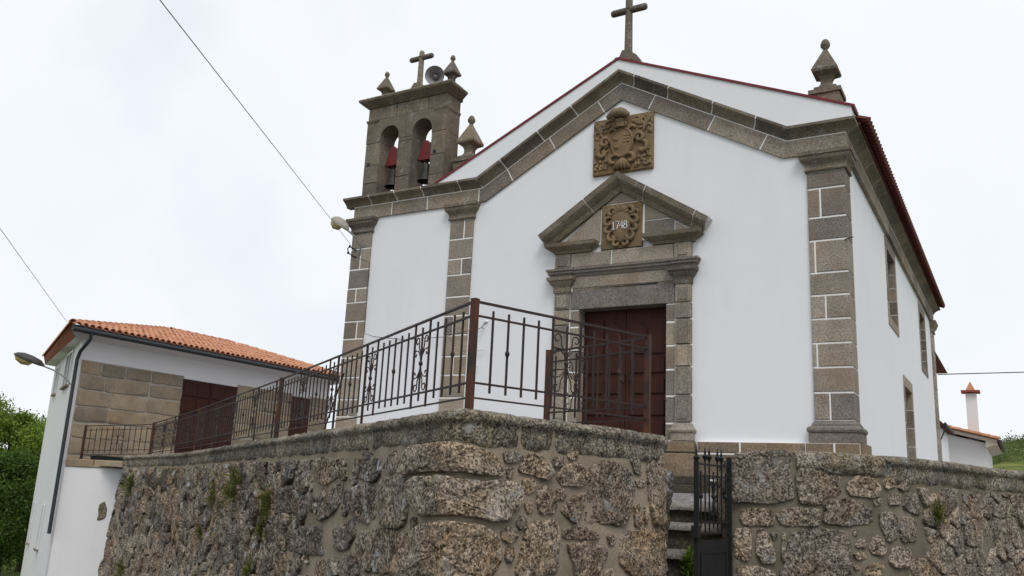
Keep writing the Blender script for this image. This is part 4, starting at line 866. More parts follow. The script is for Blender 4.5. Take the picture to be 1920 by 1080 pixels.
# ------------------------------------------------------------------ iron railings
def sc_path(cx, cz, pts): return [(cx + a, 0, cz + b) for a, b in pts]
def curl(cx, cz, r, a0, turns, sx):
    n = 12; return [(sx * (cx + r * (1 - .62 * k / n) * math.cos(R(a0 + 360 * turns * k / n))), cz + r * (1 - .62 * k / n) * math.sin(R(a0 + 360 * turns * k / n))) for k in range(n + 1)]
def ornament_mesh():
    mb = MB()
    for sx in (-1, 1):
        for up in (1, -1):
            f = lambda L: [(a, 0, .56 + up * (b - .56)) for a, b in L]
            mb.tube(f([(sx * .012, .58), (sx * .022, .66), (sx * .07, .74)] + curl(.125, .80, .055, 200, -.95, sx)), .0068, 5)
            mb.tube(f([(sx * .010, .58), (sx * .025, .64), (sx * .09, .70)] + curl(.155, .67, .042, 130, -.9, sx)), .0068, 5)
    mb.lathe([(.008, -.03), (.022, -.012), (.024, 0), (.022, .012), (.008, .03)], (0, 0, .56), 8)
    return mb
ORN = ornament_mesh().mesh('ornament', M['iron'], (0, 0, 0), smooth=60)
def bar_mesh(z0, z1, w, knob):
    mb = MB().box(-w, w, -w, w, z0, z1)
    if knob: mb.lathe([(.009, -.035), (.02, -.015), (.023, 0), (.02, .015), (.009, .035)], (0, 0, .56), 8)
    return mb.mesh('baluster', M['iron'], (0, 0, 0))
BAR, BARK, TALL, MID = bar_mesh(.17, .94, .0085, False), bar_mesh(.17, .94, .0085, True), bar_mesh(.10, 1.0, .0095, False), bar_mesh(-.03, 1.0, .013, False)
def railing(name, label, pts, zs, sp, posts, first=.24, pw=.032, group=None):
    P = [Vector((a, b, z)) for (a, b), z in zip(pts, zs)]; root = thing(name, P[0], label, 'railing', group)
    us = [0.0]
    for a, b in zip(P, P[1:]): us.append(us[-1] + (b - a).length)
    def at(u):
        i = max(0, min(len(us) - 2, int(np.searchsorted(us, u)) - 1)); t = (u - us[i]) / (us[i + 1] - us[i]); return P[i].lerp(P[i + 1], t), P[i + 1] - P[i]
    for h, r in ((.114, .011), (.25, .013), (.87, .013), (1.0, .016)):
        MB().tube([p + Vector((0, 0, h)) for p in P], r, 4).build('rail', M['iron'], root)
    for i, down, w in posts:
        p = P[i]; MB().box(p.x - w, p.x + w, p.y - w, p.y + w, p.z - down, p.z + 1.015).box(p.x - w * 1.08, p.x + w * 1.08, p.y - w * 1.08, p.y + w * 1.08, p.z + 1.015, p.z + 1.024).build('post', M['iron_post'], root)
    u = first; seq = ['b', 'k', 'b', 'b', 't', 'o', 't', 'b', 'b', 'k', 'b', 'b', 't', 'o', 't']; k = 0; mod = ['b', 'b', 'k', 'b', 'b', 't', 'o', 't']
    while u < us[-1] - sp * .4:
        c = seq[k] if k < 7 else mod[(k - 7) % 8]; k += 1
        p, d = at(u); ang = math.atan2(d.y, d.x)
        if all(abs(u - us[i]) > .07 for i, _, _ in posts):
            me = {'b': BAR, 'k': BARK, 't': TALL, 'o': BAR}[c]
            if c == 't' and (k % 3 == 0): me = MID
            place('baluster', me, p, root, (0, 0, ang))
            if c == 'o': place('scroll_ornament', ORN, p, root, (0, 0, ang))
        u += sp
    return root
railing('iron_railing', 'long rusty brown wrought iron railing on the mossy wall leading back to the house', [(-4.27, 6.54), (-10.85, 10.74), (-17.1, 14.35), (-22.7, 17.4)], [2.27, 2.24, 2.12, 2.02], .207, [(0, .1, .03), (1, .1, .029), (2, .1, .03), (3, .15, .03)], .25)
railing('iron_railing', 'short rusty iron railing section on the front coping, ending at a post beside the gate', [(-4.265, 6.56), (-3.43, 8.72)], [2.27, 2.275], .187, [(1, .1, .029)], .2)
railing('iron_railing', 'iron railing section turning back from the gate side post towards the church door', [(-3.46, 8.76), (-5.0, 9.4)], [2.275, 2.275], .19, [(1, .85, .03)], .2)
railing('iron_railing', 'low iron railing on the white rendered wall at the house corner', [(-25.1, 16.8), (-22.85, 17.45)], [1.88, 1.99], .2, [(0, .1, .03)], .2)
# leaning brace bars propping the long railing
for (x0, y0), (x1, y1), lab in (((607, 803), (645, 700), 'thin iron stay leaning against the long railing near the bell tower corner'), ((500, 826), (560, 730), None)):
    if lab:
        a, za_ = on_seg(x0, y0, (-4.3, 6.85, 0), (-10.9, 11.0, 0)); p = Vector((-4.3, 6.85, 0)).lerp(Vector((-10.9, 11.0, 0)), a); b, zb_ = on_seg(x1, y1, (-4.27, 6.57, 0), (-10.85, 10.77, 0)); q = Vector((-4.27, 6.57, 0)).lerp(Vector((-10.85, 10.77, 0)), b)
        tag(MB().tube([(p.x, p.y, za_ - .05), (q.x, q.y, zb_)], .012, 6).build('iron_stay', M['iron'], None), lab, 'iron bar')
# ------------------------------------------------------------------ the black gate, half open
gate = thing('iron_gate', (-2.9, 9.4, .1), 'black iron gate leaf with spear points and solid lower panel, standing half open', 'gate')
GH, GF = Vector((-2.87, 9.80, 0)), Vector((-2.975, 8.98, 0)); GD = (GF - GH).normalized(); GL = (GF - GH).length; GN = Vector((GD.y, -GD.x, 0))
def gp(s, z): p = GH + GD * s; return (p.x, p.y, z)
def gbar(name, s0, z0, s1, z1, r, n=4): return MB().tube([gp(s0, z0), gp(s1, z1)], r, n).build(name, M['iron_gate'], gate)
gbar('stile', 0, .1, 0, 2.06, .032); gbar('stile', GL, .1, GL, 1.98, .032)
def spear(s, z, k=1.0): MB().lathe([(.010, -.05), (.028 * k, -.02), (.03 * k, 0), (.011, .015), (.013, .03), (.001, .11 * k)], gp(s, z), 8).build('spear_point', M['iron_gate'], gate, smooth=40)
for z, r in ((1.95, .013), (1.83, .013), (1.35, .014), (1.24, .014)): gbar('rail', 0, z, GL, z, r)
for k in range(1, 8):
    s = GL * k / 8; long = k in (2, 3, 5, 6)
    gbar('bar', s, 1.24 if long else 1.29, s, 2.02 if long else 1.88, .0095)
    if long: spear(s, 2.04)
    else: MB().lathe([(.008, -.03), (.024, -.012), (.026, 0), (.024, .012), (.008, .03)], gp(s, 1.62), 8).build('collar', M['iron_gate'], gate)
spear(GL, 2.02, 1.15)
mb = MB()
for sx in (-1, 1):
    for up in (1, -1): mb.tube([gp(GL / 2 + sx * a, 1.60 + up * b) for a, b in [(.01, .02), (.02, .08), (.04, .13)] + [(abs(x), z) for x, z in curl(.06, .15, .03, 190, -.8, 1)]], .008, 5)
mb.build('scroll_ornament', M['iron_gate'], gate)
mb = MB(); a, b = Vector(gp(.02, .12)), Vector(gp(GL - .02, .12)); n = GN * .012
mb.prism([a, b, b + Vector((0, 0, 1.05)), a + Vector((0, 0, 1.05))], n).build('lower_panel', M['iron_gate'], gate)
for s0, z0, s1, z1 in ((.1, .25, GL - .1, .25), (.1, 1.05, GL - .1, 1.05), (.1, .25, .1, 1.05), (GL - .1, .25, GL - .1, 1.05)): gbar('panel_moulding', s0, z0, s1, z1, .016)
mb = MB(); c = Vector(gp(GL - .0, 1.2)); mb.box(c.x - .035, c.x + .035, c.y - .07, c.y + .03, 1.2, 1.32).build('lock', M['iron_gate'], gate)
for z in (.5, 1.75): MB().tube([gp(-.14, z), gp(0.0, z)], .018, 6).build('hinge', M['iron_gate'], gate)
# ------------------------------------------------------------------ the house on the left
HX = -25.42; H0 = Vector((HX, 16.44, 0)); HD = Vector((-.885, .465, 0)); HN = Vector((-.465, -.885, 0)); HL = 9.25; H3 = H0 + HD * HL
house = thing('house', (-29, 22, -3.4), 'white house with terracotta hip roof, ochre stone wall and brown doors beside the terrace', 'house')
foot = [(H0.x, H0.y), (HX, 28.0), (H3.x, 28.0), (H3.x, H3.y)]
MB().prism([(x, y, -3.6) for x, y in foot], (0, 0, 9.2)).build('wall', M['plaster_house'], house)
rh = random.Random(12)
# exposed stonework facing the terrace
def stonework(y0, y1, first):
    MB().box(HX - .01, HX + .022, y0, y1, 1.5, 4.93).build('joint', M['mortar_house'], house)
    zs = [1.5, 1.98, 2.52, 3.0, 3.5, 4.02, 4.5, 4.93]
    for r_, (za, zb) in enumerate(zip(zs, zs[1:])):
        y = y0
        while y < y1 - .02:
            l = rh.uniform(.8, 1.75) if r_ < 6 else rh.uniform(.7, 1.1)
            b = y1 if y1 - y - l < .5 else y + l
            j = lambda: rh.uniform(-.03, .03)
            m = MB(); g = .028
            p = [(y + g + j() * .5, za + g + j()), (b - g + j() * .5, za + g + j()), (b - g + j() * .5, zb - g + j()), (y + g + j() * .5, zb - g + j())]
            c = ((y + b) / 2, (za + zb) / 2); vs = []
            fine = []
            for a_, b_ in zip(p, p[1:] + p[:1]):
                for t_ in (.06, .35, .65, .94): fine.append((a_[0] + (b_[0] - a_[0]) * t_ + j() * .5, a_[1] + (b_[1] - a_[1]) * t_ + j() * .5))
            n = len(fine)
            for kk_, d in ((1, -.01), (1, .03), (.97, .048), (.6, .055)): vs += [(HX + d + j() * .2, c[0] + (q[0] - c[0]) * (1 - (1 - kk_) * (1 if kk_ < .9 else min(1, .6 / (b - y)))), c[1] + (q[1] - c[1]) * kk_) for q in fine]
            m.add(vs, [(i * n + q, i * n + (q + 1) % n, (i + 1) * n + (q + 1) % n, (i + 1) * n + q) for i in range(3) for q in range(n)] + [tuple(range(3 * n, 4 * n))]).build('stone_block', M['house_stone'], house, smooth=50)
            y = b
stonework(16.52, 20.44, 0); stonework(22.92, 25.78, 1); stonework(26.86, 27.98, 2)
MB().box(HX - .2, HX + .004, 20.44, 22.92, 1.5, 4.84).build('recess', M['mortar_house'], house)
def hdoor(y0, y1, leaves):
    d = MB().box(HX - .05, HX + .02, y0, y1, 1.55, 4.84).build('door', M['wood'], house); w = (y1 - y0) / leaves
    for k in range(leaves):
        for c_ in range(2):
            pw = (w - .2) / 2
            for z0, z1 in ((1.7, 2.3), (2.4, 2.95), (3.05, 3.6), (3.7, 4.15), (4.25, 4.7)):
                MB().block((HX + .02, y0 + k * w + .07 + c_ * (pw + .06), z0), (0, pw, 0), (0, 0, z1 - z0), (.03, 0, 0), .025).build('door_panel', M['wood'], d)
        MB().box(HX + .015, HX + .045, y0 + k * w - .02, y0 + k * w + .02, 1.55, 4.84).build('door_stile', M['wood'], d)
hdoor(20.44, 22.92, 2); hdoor(25.78, 26.86, 1)
for y0, y1 in ((17.3, 18.6), (18.85, 20.2)): MB().box(HX + .03, HX + .062, y0, y1, 1.62, 2.0).build('cellar_vent', M['black'], house)  # flat black slabs paint the shade inside the openings
# roof: hips, individual barrel tiles on the slope towards the terrace
EX, EZ = -24.8, 5.86; ya, yb = 15.62, 28.4; K0 = Vector((EX, ya, EZ)); K1 = Vector((EX, yb, EZ)); E1 = Vector((-28.5, 22.0, EZ + 1.11)); E2 = Vector((-28.5, 25.2, EZ + 1.11)); K3 = Vector((-34.0, 20.45, EZ)); K2 = Vector((-34.0, yb, EZ))
roofh = MB().add([K0, K1, K2, K3, E1, E2], [(0, 1, 5, 4), (1, 2, 5), (2, 3, 4, 5), (3, 0, 4)]).build('roof', M['terracotta'], house)
soff = MB(); w0 = H0 + Vector((0, 0, 5.55)); w1 = Vector((HX, 28, 5.55)); w3 = H3 + Vector((0, 0, 5.55))
f0, f1, f3 = K0 + Vector((0, 0, -.17)), K1 + Vector((0, 0, -.17)), K3 + Vector((0, 0, -.17))
soff.add([w0, w1, f1 - Vector((.02, 0, 0)), f0 - Vector((.02, 0, 0))], [(0, 1, 2, 3)])
mid0 = K0 + (H0 + Vector((0, 0, 5.6)) - K0) * .38; mid0.z = 5.58; mid3 = H3 + HN * .38; mid3.z = 5.58; mid0 = H0 + HN * .4 + Vector((.35, 0, 5.58))
soff.add([w0, mid0, mid3, w3], [(0, 1, 2, 3)]); soff.add([w0, mid0, f0], [(0, 1, 2)]); soff.add([mid0, f0, K0], [(0, 1, 2)]); soff.build('soffit', M['plaster_house'], house)
MB().add([K0 + Vector((-.02, -.04, .16)), K3 + Vector((-.02, -.04, .16)), mid3, mid0], [(0, 1, 2, 3)]).build('fascia', M['fascia'], house)
MB().add([K0, K1, K1 + Vector((0, 0, -.2)), K0 + Vector((0, 0, -.2))], [(0, 1, 2, 3)]).build('eave_board', M['gutter'], house)
def tile_mesh(r0, r1, l, name):
    mb = MB(); n = 7
    for x, r_, z in ((0, r0, .0), (l, r1, -.012)):
        for k in range(n): a = math.pi * k / (n - 1); mb.v.append((-x, r_ * math.cos(a), z + r_ * math.sin(a) * .95))
    for x, r_, z in ((0, r0 - .016, .0), (l, r1 - .016, -.012)):
        for k in range(n): a = math.pi * k / (n - 1); mb.v.append((-x, r_ * math.cos(a), z + r_ * math.sin(a) * .95))
    mb.f = [(k, k + 1, n + k + 1, n + k) for k in range(n - 1)] + [(2 * n + k, 3 * n + k, 3 * n + k + 1, 2 * n + k + 1) for k in range(n - 1)] + [(k, 2 * n + k, 2 * n + k + 1, k + 1) for k in range(n - 1)]
    return mb
TM = tile_mesh(.098, .082, .44, 'roof_tile').mesh('roof_tile', M['terracotta'], (0, 0, 0), smooth=50)
sl = .30; ang = math.atan(sl); tl = []
for k in range(int((yb - ya) / .235)):
    y = ya + .14 + k * .235
    for r_ in range(11):
        dx = r_ * .36
        if dx > 3.55 or y < ya + 1.73 * dx - .12 or y > yb - .865 * dx + .1: continue
        tl.append((r_ > 0, math.hypot(EX - dx, y) - (4 if r_ == 0 else 0), y, dx))
tl.sort(); rest = MB(); tmb = tile_mesh(.098, .082, .44, 't')
for i, (_, _, y, dx) in enumerate(tl):
    loc = Vector((EX + .10 - dx * 1.0, y + rh.uniform(-.008, .008), EZ - .02 + sl * dx + .03 + rh.uniform(-.006, .006))); rot = (rh.uniform(-.03, .03), ang + rh.uniform(-.015, .015), rh.uniform(-.03, .03))
    if i < 290: place('roof_tile', TM, loc, roofh, rot)
    else:
        Mx = Matrix.Translation(loc) @ Matrix.Rotation(ang, 4, 'Y'); rest.add([Mx @ Vector(v) for v in tmb.v], tmb.f)
if rest.v: kind(rest.build('far_roof_tiles', M['terracotta'], roofh, smooth=50), 'stuff')
RM = tile_mesh(.125, .105, .46, 'ridge_tile').mesh('ridge_tile', M['terracotta'], (0, 0, 0), smooth=50)
for P, Q in ((K0, E1), (E1, E2), (K1, E2), (K3, E1), (K2, E2)):
    n = int((Q - P).length / .4); d = (Q - P).normalized()
    for k in range(n):
        p = P + d * (.4 * k) + Vector((0, 0, .06)); place('ridge_tile', RM, p, roofh, (0, math.asin(d.z), math.atan2(-d.y, -d.x)))
for k in range(int((K3 - K0).length / .235)):       # tile ends along the street-side eave
    p = K0 + (K3 - K0).normalized() * (.15 + .235 * k) + Vector((0, 0, .03)); place('roof_tile', TM, p, roofh, (0, .22, math.atan2(-.885, .465) - math.radians(0) + math.pi * .5 - .97 - .0))
MB().tube([K0 + Vector((.06, .0, -.12)), K1 + Vector((.06, 0, -.12))], .07, 10).build('gutter', M['gutter'], house, smooth=60)
MB().tube([(EX + .06, 16.25, 5.7), (EX + .02, 16.27, 5.5), (-25.0, 16.28, 5.32), (-25.24, 16.3, 5.15), (-25.33, 16.3, 4.9), (-25.33, 16.3, 4.2), (-25.33, 16.3, -.35)], .056, 10).build('downpipe', M['gutter'], house, smooth=60)
def hwin(t0, t1, z0, z1):
    def q(t, z, o): p = H0 + HD * t + HN * o; return Vector((p.x, p.y, z))
    w = MB().prism([q(t0, z0, .004), q(t1, z0, .004), q(t1, z1, .004), q(t0, z1, .004)], HN * .012).build('window', M['glass'], house)
    for a, b, c, d in ((t0 - .08, t1 + .08, z1, z1 + .08), (t0 - .08, t0, z0, z1), (t1, t1 + .08, z0, z1), ((t0 + t1) / 2 - .03, (t0 + t1) / 2 + .03, z0, z1)):
        MB().prism([q(a, c, .006), q(b, c, .006), q(b, d, .006), q(a, d, .006)], HN * .045).build('frame', M['white_pvc'], w)
    MB().prism([q(t0 - .12, z0 - .06, .004), q(t1 + .12, z0 - .06, .004), q(t1 + .12, z0, .004), q(t0 - .12, z0, .004)], HN * .1).build('sill', M['granite'], w)
hwin(2.3, 4.1, 4.3, 5.4); hwin(6.9, 7.7, 4.3, 5.3); hwin(3.6, 4.0, -1.1, .25); hwin(7.6, 8.0, -1.2, .2)
# white rendered retaining wall between the house corner and the rubble wall
wr = thing('rendered_wall', (-24.1, 17.0, -3.4), 'white rendered wall with a bare stone patch between the house corner and the rubble wall', 'wall')
R0, R1 = Vector((HX + .03, 16.5, 0)), Vector((-22.3, 17.75, 0)); RD = (R1 - R0).normalized(); RN = Vector((RD.y, -RD.x, 0)); RLn = (R1 - R0).length
mb = MB(); mb.prism([R0 + Vector((0, 0, -3.6)), R1 + Vector((0, 0, -3.6)), R1 + Vector((0, 0, 1.70)), R0 + Vector((0, 0, 1.70))], -RN * .45); mb.build('wall', M['plaster_house'], wr)
WR = Wall([(R0.x - RD.x, R0.y - RD.y), (R0.x, R0.y), (R1.x, R1.y), (R1.x + RD.x, R1.y + RD.y)], [1.88] * 4)
for k, (a, b) in enumerate(((1.02, 1.95), (1.97, 2.9), (2.93, 3.65))):
    p0_ = WR.F(a, 1.63, -.35); MB().block(p0_, tuple(RD * (b - a)), (0, 0, .235), tuple(RN * .39), .02, .008, rh).build('cap_stone', M['house_stone'] if k < 2 else M['coping'], wr)
pt = [WR.px(x, y) for x, y in ((187, 945), (197, 940), (201, 955), (199, 968), (192, 975), (181, 977), (185, 966), (186, 955))]
stone_mb(WR, pt, 970, .03, 24, shrinkk=0.0).build('bare_stone_patch', M['coping'], wr, smooth='all')
# ------------------------------------------------------------------ street lamps
def lamp(name, label, foot_pts, a, b, shell, w=.15):
    a, b = Vector(a), Vector(b); d = (b - a).normalized(); root = thing(name, foot_pts[0], label, 'street lamp')
    MB().tube(foot_pts + [tuple(a)], .024, 8).build('arm', M['galv'], root, smooth=60)
    up = Vector((0, 0, 1)); s_ = d.cross(up).normalized(); u = s_.cross(d); L_ = (b - a).length; n = 14
    def loft(prof, half):
        mb = MB()
        for t_, r_, hgt in prof:
            for k in range(n):
                an = 2 * math.pi * k / n; z = math.sin(an); zz = max(z, -.25) * hgt if half > 0 else min(z, .1) * hgt
                mb.v.append(a + d * (t_ * L_) + s_ * (math.cos(an) * r_) + u * zz)
        m = len(prof); mb.f = [(i * n + j, i * n + (j + 1) % n, (i + 1) * n + (j + 1) % n, (i + 1) * n + j) for i in range(m - 1) for j in range(n)] + [tuple(range(n))[::-1], tuple(range((m - 1) * n, m * n))]
        return mb
    loft([(-.06, .04, .04), (0, .07, .07), (.12, w * .75, .14), (.4, w, .18), (.7, w, .17), (.9, w * .7, .11), (1, w * .2, .04)], 1).build('lamp_shell', M[shell], root, smooth=60)
    loft([(.34, w * .4, .06), (.42, w * .85, .16), (.65, w * .9, .2), (.86, w * .65, .14), (.95, w * .2, .04)], -1).build('lamp_lens', M['lens'], root, smooth=60)
lamp('street_lamp', 'dark street lamp with yellowed lens on an arm at the white house corner', [(-25.42, 16.28, 4.1), (-25.5, 16.15, 4.28), (-25.8, 15.95, 4.5)], on_x(80, 686, -26.35), on_x(26, 664, -26.95), 'lamp_shell', .2)
lamp('street_lamp', 'pale street lamp on a curved arm at the bell tower pilaster', [tuple(on_y(674, 478, 16.94)), tuple(on_y(677, 462, 16.85)), tuple(on_y(670, 448, 16.75))], on_y(651, 431, 16.62), on_y(622, 410, 16.5), 'lamp_shell_light', .14)
# ------------------------------------------------------------------ cables and small fittings
def cable(pts, r, label, sag, mat='black'):
    P, Q = Vector(pts[0]), Vector(pts[1]); L_ = [P.lerp(Q, k / 20) - Vector((0, 0, sag * 4 * (k / 20) * (1 - k / 20))) for k in range(21)]
    return tag(MB().tube(L_, r, 5).build('cable', M[mat], None), label, 'cable')
M['green_cable'] = simple('green_cable_sheath', (0.13, 0.24, 0.16), .6)
bk = on_y(657, 458, 16.9); d = ray(300, 0); far = Vector(d / np.linalg.norm(d) * 10) + Vector((0, 0, EYE)); far = bk + (far - bk) * 1.35
cable((bk, far), .0062, 'thin green overhead cable running from the bell tower corner into the sky', .0, 'green_cable')
d = ray(0, 428); f2 = Vector(d / np.linalg.norm(d) * 20) + Vector((0, 0, EYE)); hc0 = Vector((-25.36, 16.4, 5.45)); k0 = Vector((EX - .1, ya - .12, EZ + .05)); f2 = k0 + (f2 - k0) * 1.3
cable((k0, f2), .0065, 'thin pale overhead cable running from the house roof corner', .0, 'galv')
c0, c1 = on_x(1758, 702, -2.62), on_y(1912, 698, 40.0)
cable((c0, c1 + (c1 - c0) * 3.0), .02, 'dark overhead cable stretched from the church back corner', .0)
ins = thing('cable_bracket', bk, 'black insulator bracket holding the overhead cable at the tower pilaster', 'bracket')
pb = [on_y(x, y, 16.93) for x, y in ((668, 470), (656, 462), (652, 466), (653, 474), (660, 479), (668, 482))]
MB().tube(pb, .016, 6).build('bracket_arm', M['black'], ins); MB().ell(pb[1], .035, .035, .04, 8, 6).build('insulator', M['black'], ins); MB().ell(pb[3], .035, .035, .04, 8, 6).build('insulator', M['black'], ins)
fw = [on_y(x, y, 16.88) for x, y in ((668, 482), (693, 492), (688, 560), (683, 625), (700, 631), (760, 637), (829, 632), (896, 616))]
fw = [Vector((p.x, min(p.y, 16.97), p.z)) for p in fw]
tag(MB().tube(fw, .008, 5).build('cable', M['black'], None), 'thin black cable strung along the white tower wall to a small hook', 'cable')
hk = thing('wall_hook', on_y(907, 607, 16.99), 'small white wall fitting with a hook beside the corner pilaster', 'hook')
MB().tube([on_y(903, 614, 16.86), on_y(908, 606, 16.98), on_y(912, 604, 17.02)], .012, 6).tube([on_y(896, 617, 16.88), on_y(903, 614, 16.86), on_y(908, 617, 16.95)], .01, 6).build('hook', M['galv'], hk); MB().ell(on_y(912, 603, 16.98), .05, .03, .03, 8, 6).build('fitting', M['white_pvc'], hk)
for y, ln in ((658, 24), (688, 13)):
    a = on_y(884 + 5, y, 17.0); tag(MB().tube([(a.x, 17.01, a.z), (a.x + .1, 16.92, a.z), (a.x + .0145 * ln, 16.9, a.z + .005)], .012, 6).build('wall_peg', M['white_pvc'], None), 'long thin white peg on the facade wall' if ln > 20 else 'short thin white peg low on the facade wall', 'peg')
tag(MB().tube([(-2.66, 16.93, on_y(1592, 447, 16.9).z), (-2.5, 16.86, on_y(1592, 447, 16.9).z + .01)], .011, 6).build('iron_peg', M['iron'], None), 'short iron peg sticking out of the church corner pilaster', 'peg')
# ------------------------------------------------------------------ small white building behind
an = thing('outbuilding', (-3.5, 49, 1.7), 'small white building with terracotta verge and slim chimney behind the church', 'building')
MB().prism([(-9, 46, 1.5), (-1.43, 46, 1.5), (-1.43, 46, 4.68), (-9, 46, 6.55)], (0, 7, 0)).build('wall', M['plaster_house'], an)
MB().prism([(-9, 45.55, 6.66), (-.98, 45.55, 4.66), (-.98, 45.55, 4.80), (-9, 45.55, 6.8)], (0, .5, 0)).build('verge_board', M['cream'], an)
MB().prism([(-1.45, 45.55, 4.45), (-.98, 45.55, 4.6), (-.98, 45.55, 4.68), (-1.45, 45.55, 4.78)], (0, 7.4, 0)).build('eave_soffit', M['cream'], an)
rf = MB().prism([(-9, 45.45, 6.80), (-.9, 45.45, 4.79), (-.9, 45.45, 4.85), (-9, 45.45, 6.87)], (0, 7.6, 0)).build('roof', M['terracotta'], an)
for k in range(21):
    x = -.86 - k * .39; z = 4.84 + (k * .39) * .2482
    place('verge_tile', RM, (x, 45.42, z), rf, (0, math.atan(.2482), 0)); place('roof_tile', TM, (x, 45.66, z + .01), rf, (0, math.atan(.2482), 0))
MB().tube([(-.86, 45.4, 4.74), (-.86, 53, 4.74)], .07, 8).build('gutter', M['gutter'], an)
ch = MB().box(-2.18, -1.72, 46.6, 47.05, 4.6, 7.06).build('chimney', M['plaster_house'], an)
MB().box(-2.36, -1.56, 46.4, 47.2, 7.1, 7.2).build('chimney_slab', M['fascia'], ch); MB().lathe([(.3, 0), (.02, .44)], (-1.96, 46.82, 7.2), 4, ang=R(45)).build('chimney_cap', M['terracotta'], ch)
for sx in (-1, 1): MB().box(-1.96 + sx * .18 - .05, -1.96 + sx * .18 + .05, 46.62, 47.02, 7.04, 7.12).build('chimney_foot', M['terracotta'], ch)
# ------------------------------------------------------------------ foliage
def leaves(centres, per, spread, size, seed, name, mat, parent, flat=1.0):
    r = np.random.RandomState(seed); c = np.repeat(np.array(centres), per, 0); n = len(c)
    p = c[:, :3] + r.normal(0, 1, (n, 3)) * spread * c[:, 3:4] * np.array([1, 1, .75])
    a = r.normal(0, 1, (n, 3)); a /= np.linalg.norm(a, axis=1)[:, None]; b = np.cross(a, r.normal(0, 1, (n, 3))); b /= np.linalg.norm(b, axis=1)[:, None]
    s = size * r.uniform(.55, 1.3, (n, 1)); v = np.stack([p - a * s, p + b * s * .45, p + a * s, p - b * s * .45], 1).reshape(-1, 3)
    o = v.mean(0); o[2] = v[:, 2].min(); me = bpy.data.meshes.new(name); me.from_pydata((v - o).tolist(), [], np.arange(4 * n).reshape(n, 4).tolist()); me.materials.append(mat)
    at = me.attributes.new('leafrand', 'FLOAT', 'FACE'); clump = np.repeat(r.uniform(0, .7, len(centres)), per) + r.uniform(0, .35, n); at.data.foreach_set('value', clump.astype(np.float32))
    return place(name, me, o, parent)
def tree(px, depth, base, height, rad, seed, label, mat='leaf', dens=1.0):
    d = ray(px, 900); d = d / (d @ np.array([CM[2][0], CM[2][2], -CM[2][1]])) * depth; x, y = d[0], d[1]; r = random.Random(seed)
    t = thing('tree', (x, y, base), label, 'tree', 'trees beside the house')
    mb = MB(); mb.tube([(x, y, base), (x + .1, y, base + height * .3), (x - .1, y + .1, base + height * .6), (x, y, base + height * .85)], [.24, .18, .12, .04], 8); cs = []
    for k in range(int(46 * dens)):
        th = r.uniform(0, 6.283); f = r.uniform(-.85, 1); rr = rad * math.sqrt(max(.04, 1 - f * f)) * r.uniform(.35, 1.0) * (1 + .25 * math.sin(3 * th + seed))
        cz = base + height * .58 + f * height * .40; cs.append((x + rr * math.cos(th), y + rr * math.sin(th), cz, r.uniform(.6, 1.3)))
        if k % 3 == 0: mb.tube([(x, y, base + height * r.uniform(.25, .6)), ((x + cs[-1][0]) / 2, (y + cs[-1][1]) / 2, cz - .4), cs[-1][:3]], [.07, .045, .012], 5)
    mb.build('trunk', M['bark'], t, smooth=60)
    leaves(cs, int(520), .31, .085, seed, 'crown', M[mat], t)
tree(10, 41, -3.5, 7.5, 2.1, 1, 'bright green leafy tree, the taller one left of the house'); tree(66, 43, -3.5, 7.2, 1.5, 2, 'bright green leafy tree close behind the house corner')
tree(-60, 40, -3.5, 8.0, 2.4, 3, 'green leafy tree at the outer end of the tree row'); tree(20, 37.5, -3.6, 5.6, 2.1, 5, 'low dark green tree in front of the brighter trees', 'leaf_dark'); tree(-40, 37, -3.6, 5.4, 2.2, 7, 'low dark green tree at the outer edge of the row', 'leaf_dark')
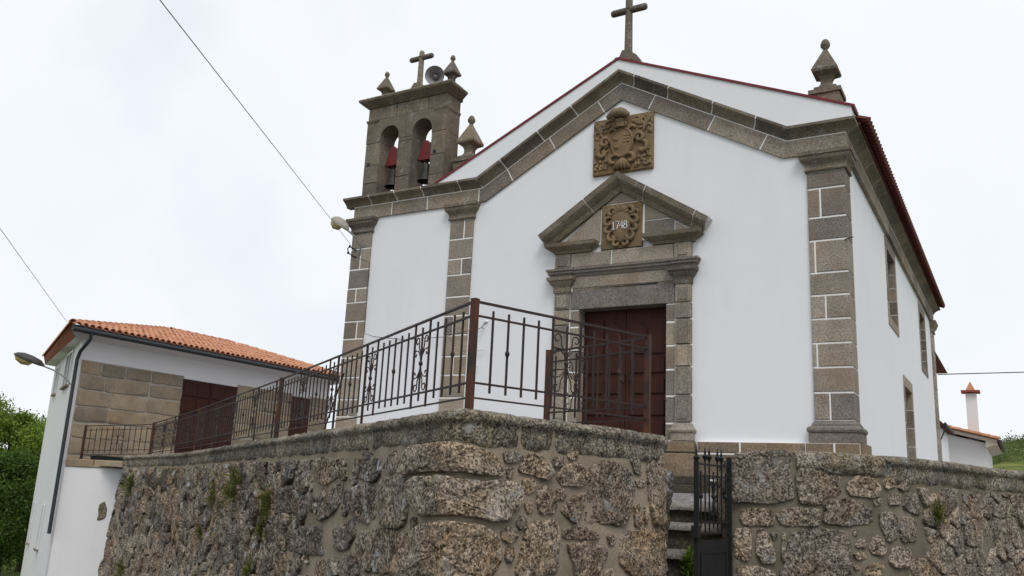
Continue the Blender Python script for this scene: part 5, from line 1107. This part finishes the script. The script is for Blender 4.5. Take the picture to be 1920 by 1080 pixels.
# plants in the wall joints and on the stairs
def wall_plant(W, x, y, size, seed, label, n=9, d=.06, hang=-.3):
    u, z = W.px(x, y); p = W.F(u, z, d); nn = W.nrm(u); r = np.random.RandomState(seed); N_ = n * 26
    t = r.uniform(0, 1, N_); dirs = r.normal(0, .55, (N_, 3)) + np.array([nn.x, nn.y, 0]) * .5 + np.array([0, 0, .35]); dirs /= np.linalg.norm(dirs, axis=1)[:, None]
    root_ = np.array(p) + r.normal(0, 1, (N_, 3)) * np.array([.16, .16, .3]) * size + np.array([0, 0, hang * size])
    pos = root_ + dirs * (t[:, None] ** .7) * size * np.array([.5, .5, .6])
    s = .02 + size * .06; b = np.cross(dirs, r.normal(0, 1, (N_, 3))); b /= np.linalg.norm(b, axis=1)[:, None]; s = s * r.uniform(.6, 1.3, (N_, 1))
    s = np.minimum(s, .022); v = np.stack([root_, root_ * .35 + pos * .65 + b * s * .5, pos + dirs * s, root_ * .35 + pos * .65 - b * s * .5], 1).reshape(-1, 3); o = np.array(p); me = bpy.data.meshes.new('wall_plant'); me.from_pydata((v - o).tolist(), [], np.arange(4 * N_).reshape(-1, 4).tolist()); me.materials.append(M['herb'])
    at = me.attributes.new('leafrand', 'FLOAT', 'FACE'); at.data.foreach_set('value', r.uniform(0, 1, N_).astype(np.float32))
    o_ = bpy.data.objects.new('wall_plant', me); C.objects.link(o_); o_.location = p; tag(o_, label, 'plant', 'plants rooted in the wall joints'); return o_
wall_plant(W1, 250, 905, .36, 1, 'dark green tuft at the end of the rubble wall against the white render'); 
wall_plant(W1, 452, 905, .48, 2, 'tall yellowish tuft growing in the mossy wall under the long railing', 12); wall_plant(W1, 410, 915, .36, 3, 'small olive tuft left of the tall yellowish one in the mossy wall', 6)
wall_plant(W1, 512, 935, .3, 4, 'bright yellow green tuft in the wall midway along', 8); wall_plant(W1, 500, 985, .2, 8, 'mossy tuft below the bright yellow green one', 7); wall_plant(W1, 480, 1065, .26, 5, 'mossy tuft low in the wall near the street', 8); wall_plant(W1, 385, 990, .2, 6, 'small tuft in the mossy wall below the olive one', 5); wall_plant(W1, 236, 1060, .4, 7, 'mossy tuft low at the house end of the wall', 8)
wall_plant(Wd, 1745, 952, .17, 9, 'green tuft hanging in the boundary wall beside the church', 9, hang=-.5)
p = PB + ST_D * .86 + ST_N * .32; o_ = wall_plant(W1, 1240, 1020, .24, 10, 'bright green fern growing on the steps behind the gate', 12); o_.location = (p.x, p.y, .93); o_.data.materials[0] = M['leaf']; o_['group'] = 'plants on the steps'
# far wooded slope: scrub
r = random.Random(77); cs = []
for k in range(2600):
    a = ray(1830 + r.uniform(-30, 240), 900); a = a / math.hypot(a[0], a[1]); dd = 130 + 800 * r.random() ** 1.3; x, y = a[0] * dd, a[1] * dd
    if noise.noise((x * .012, y * .012, 2)) < .02 + .2 * math.sin(dd * .02): continue
    cs.append((x, y, gz(x, y) + hill_z(x, y) + .5, 1.0 + dd * .002))
o = leaves(cs, 34, 1.1, .7, 5, 'hillside_scrub', M['scrub'], None); kind(o, 'stuff'); o['label'] = 'green scrub covering the far hillside'; o['category'] = 'scrub'
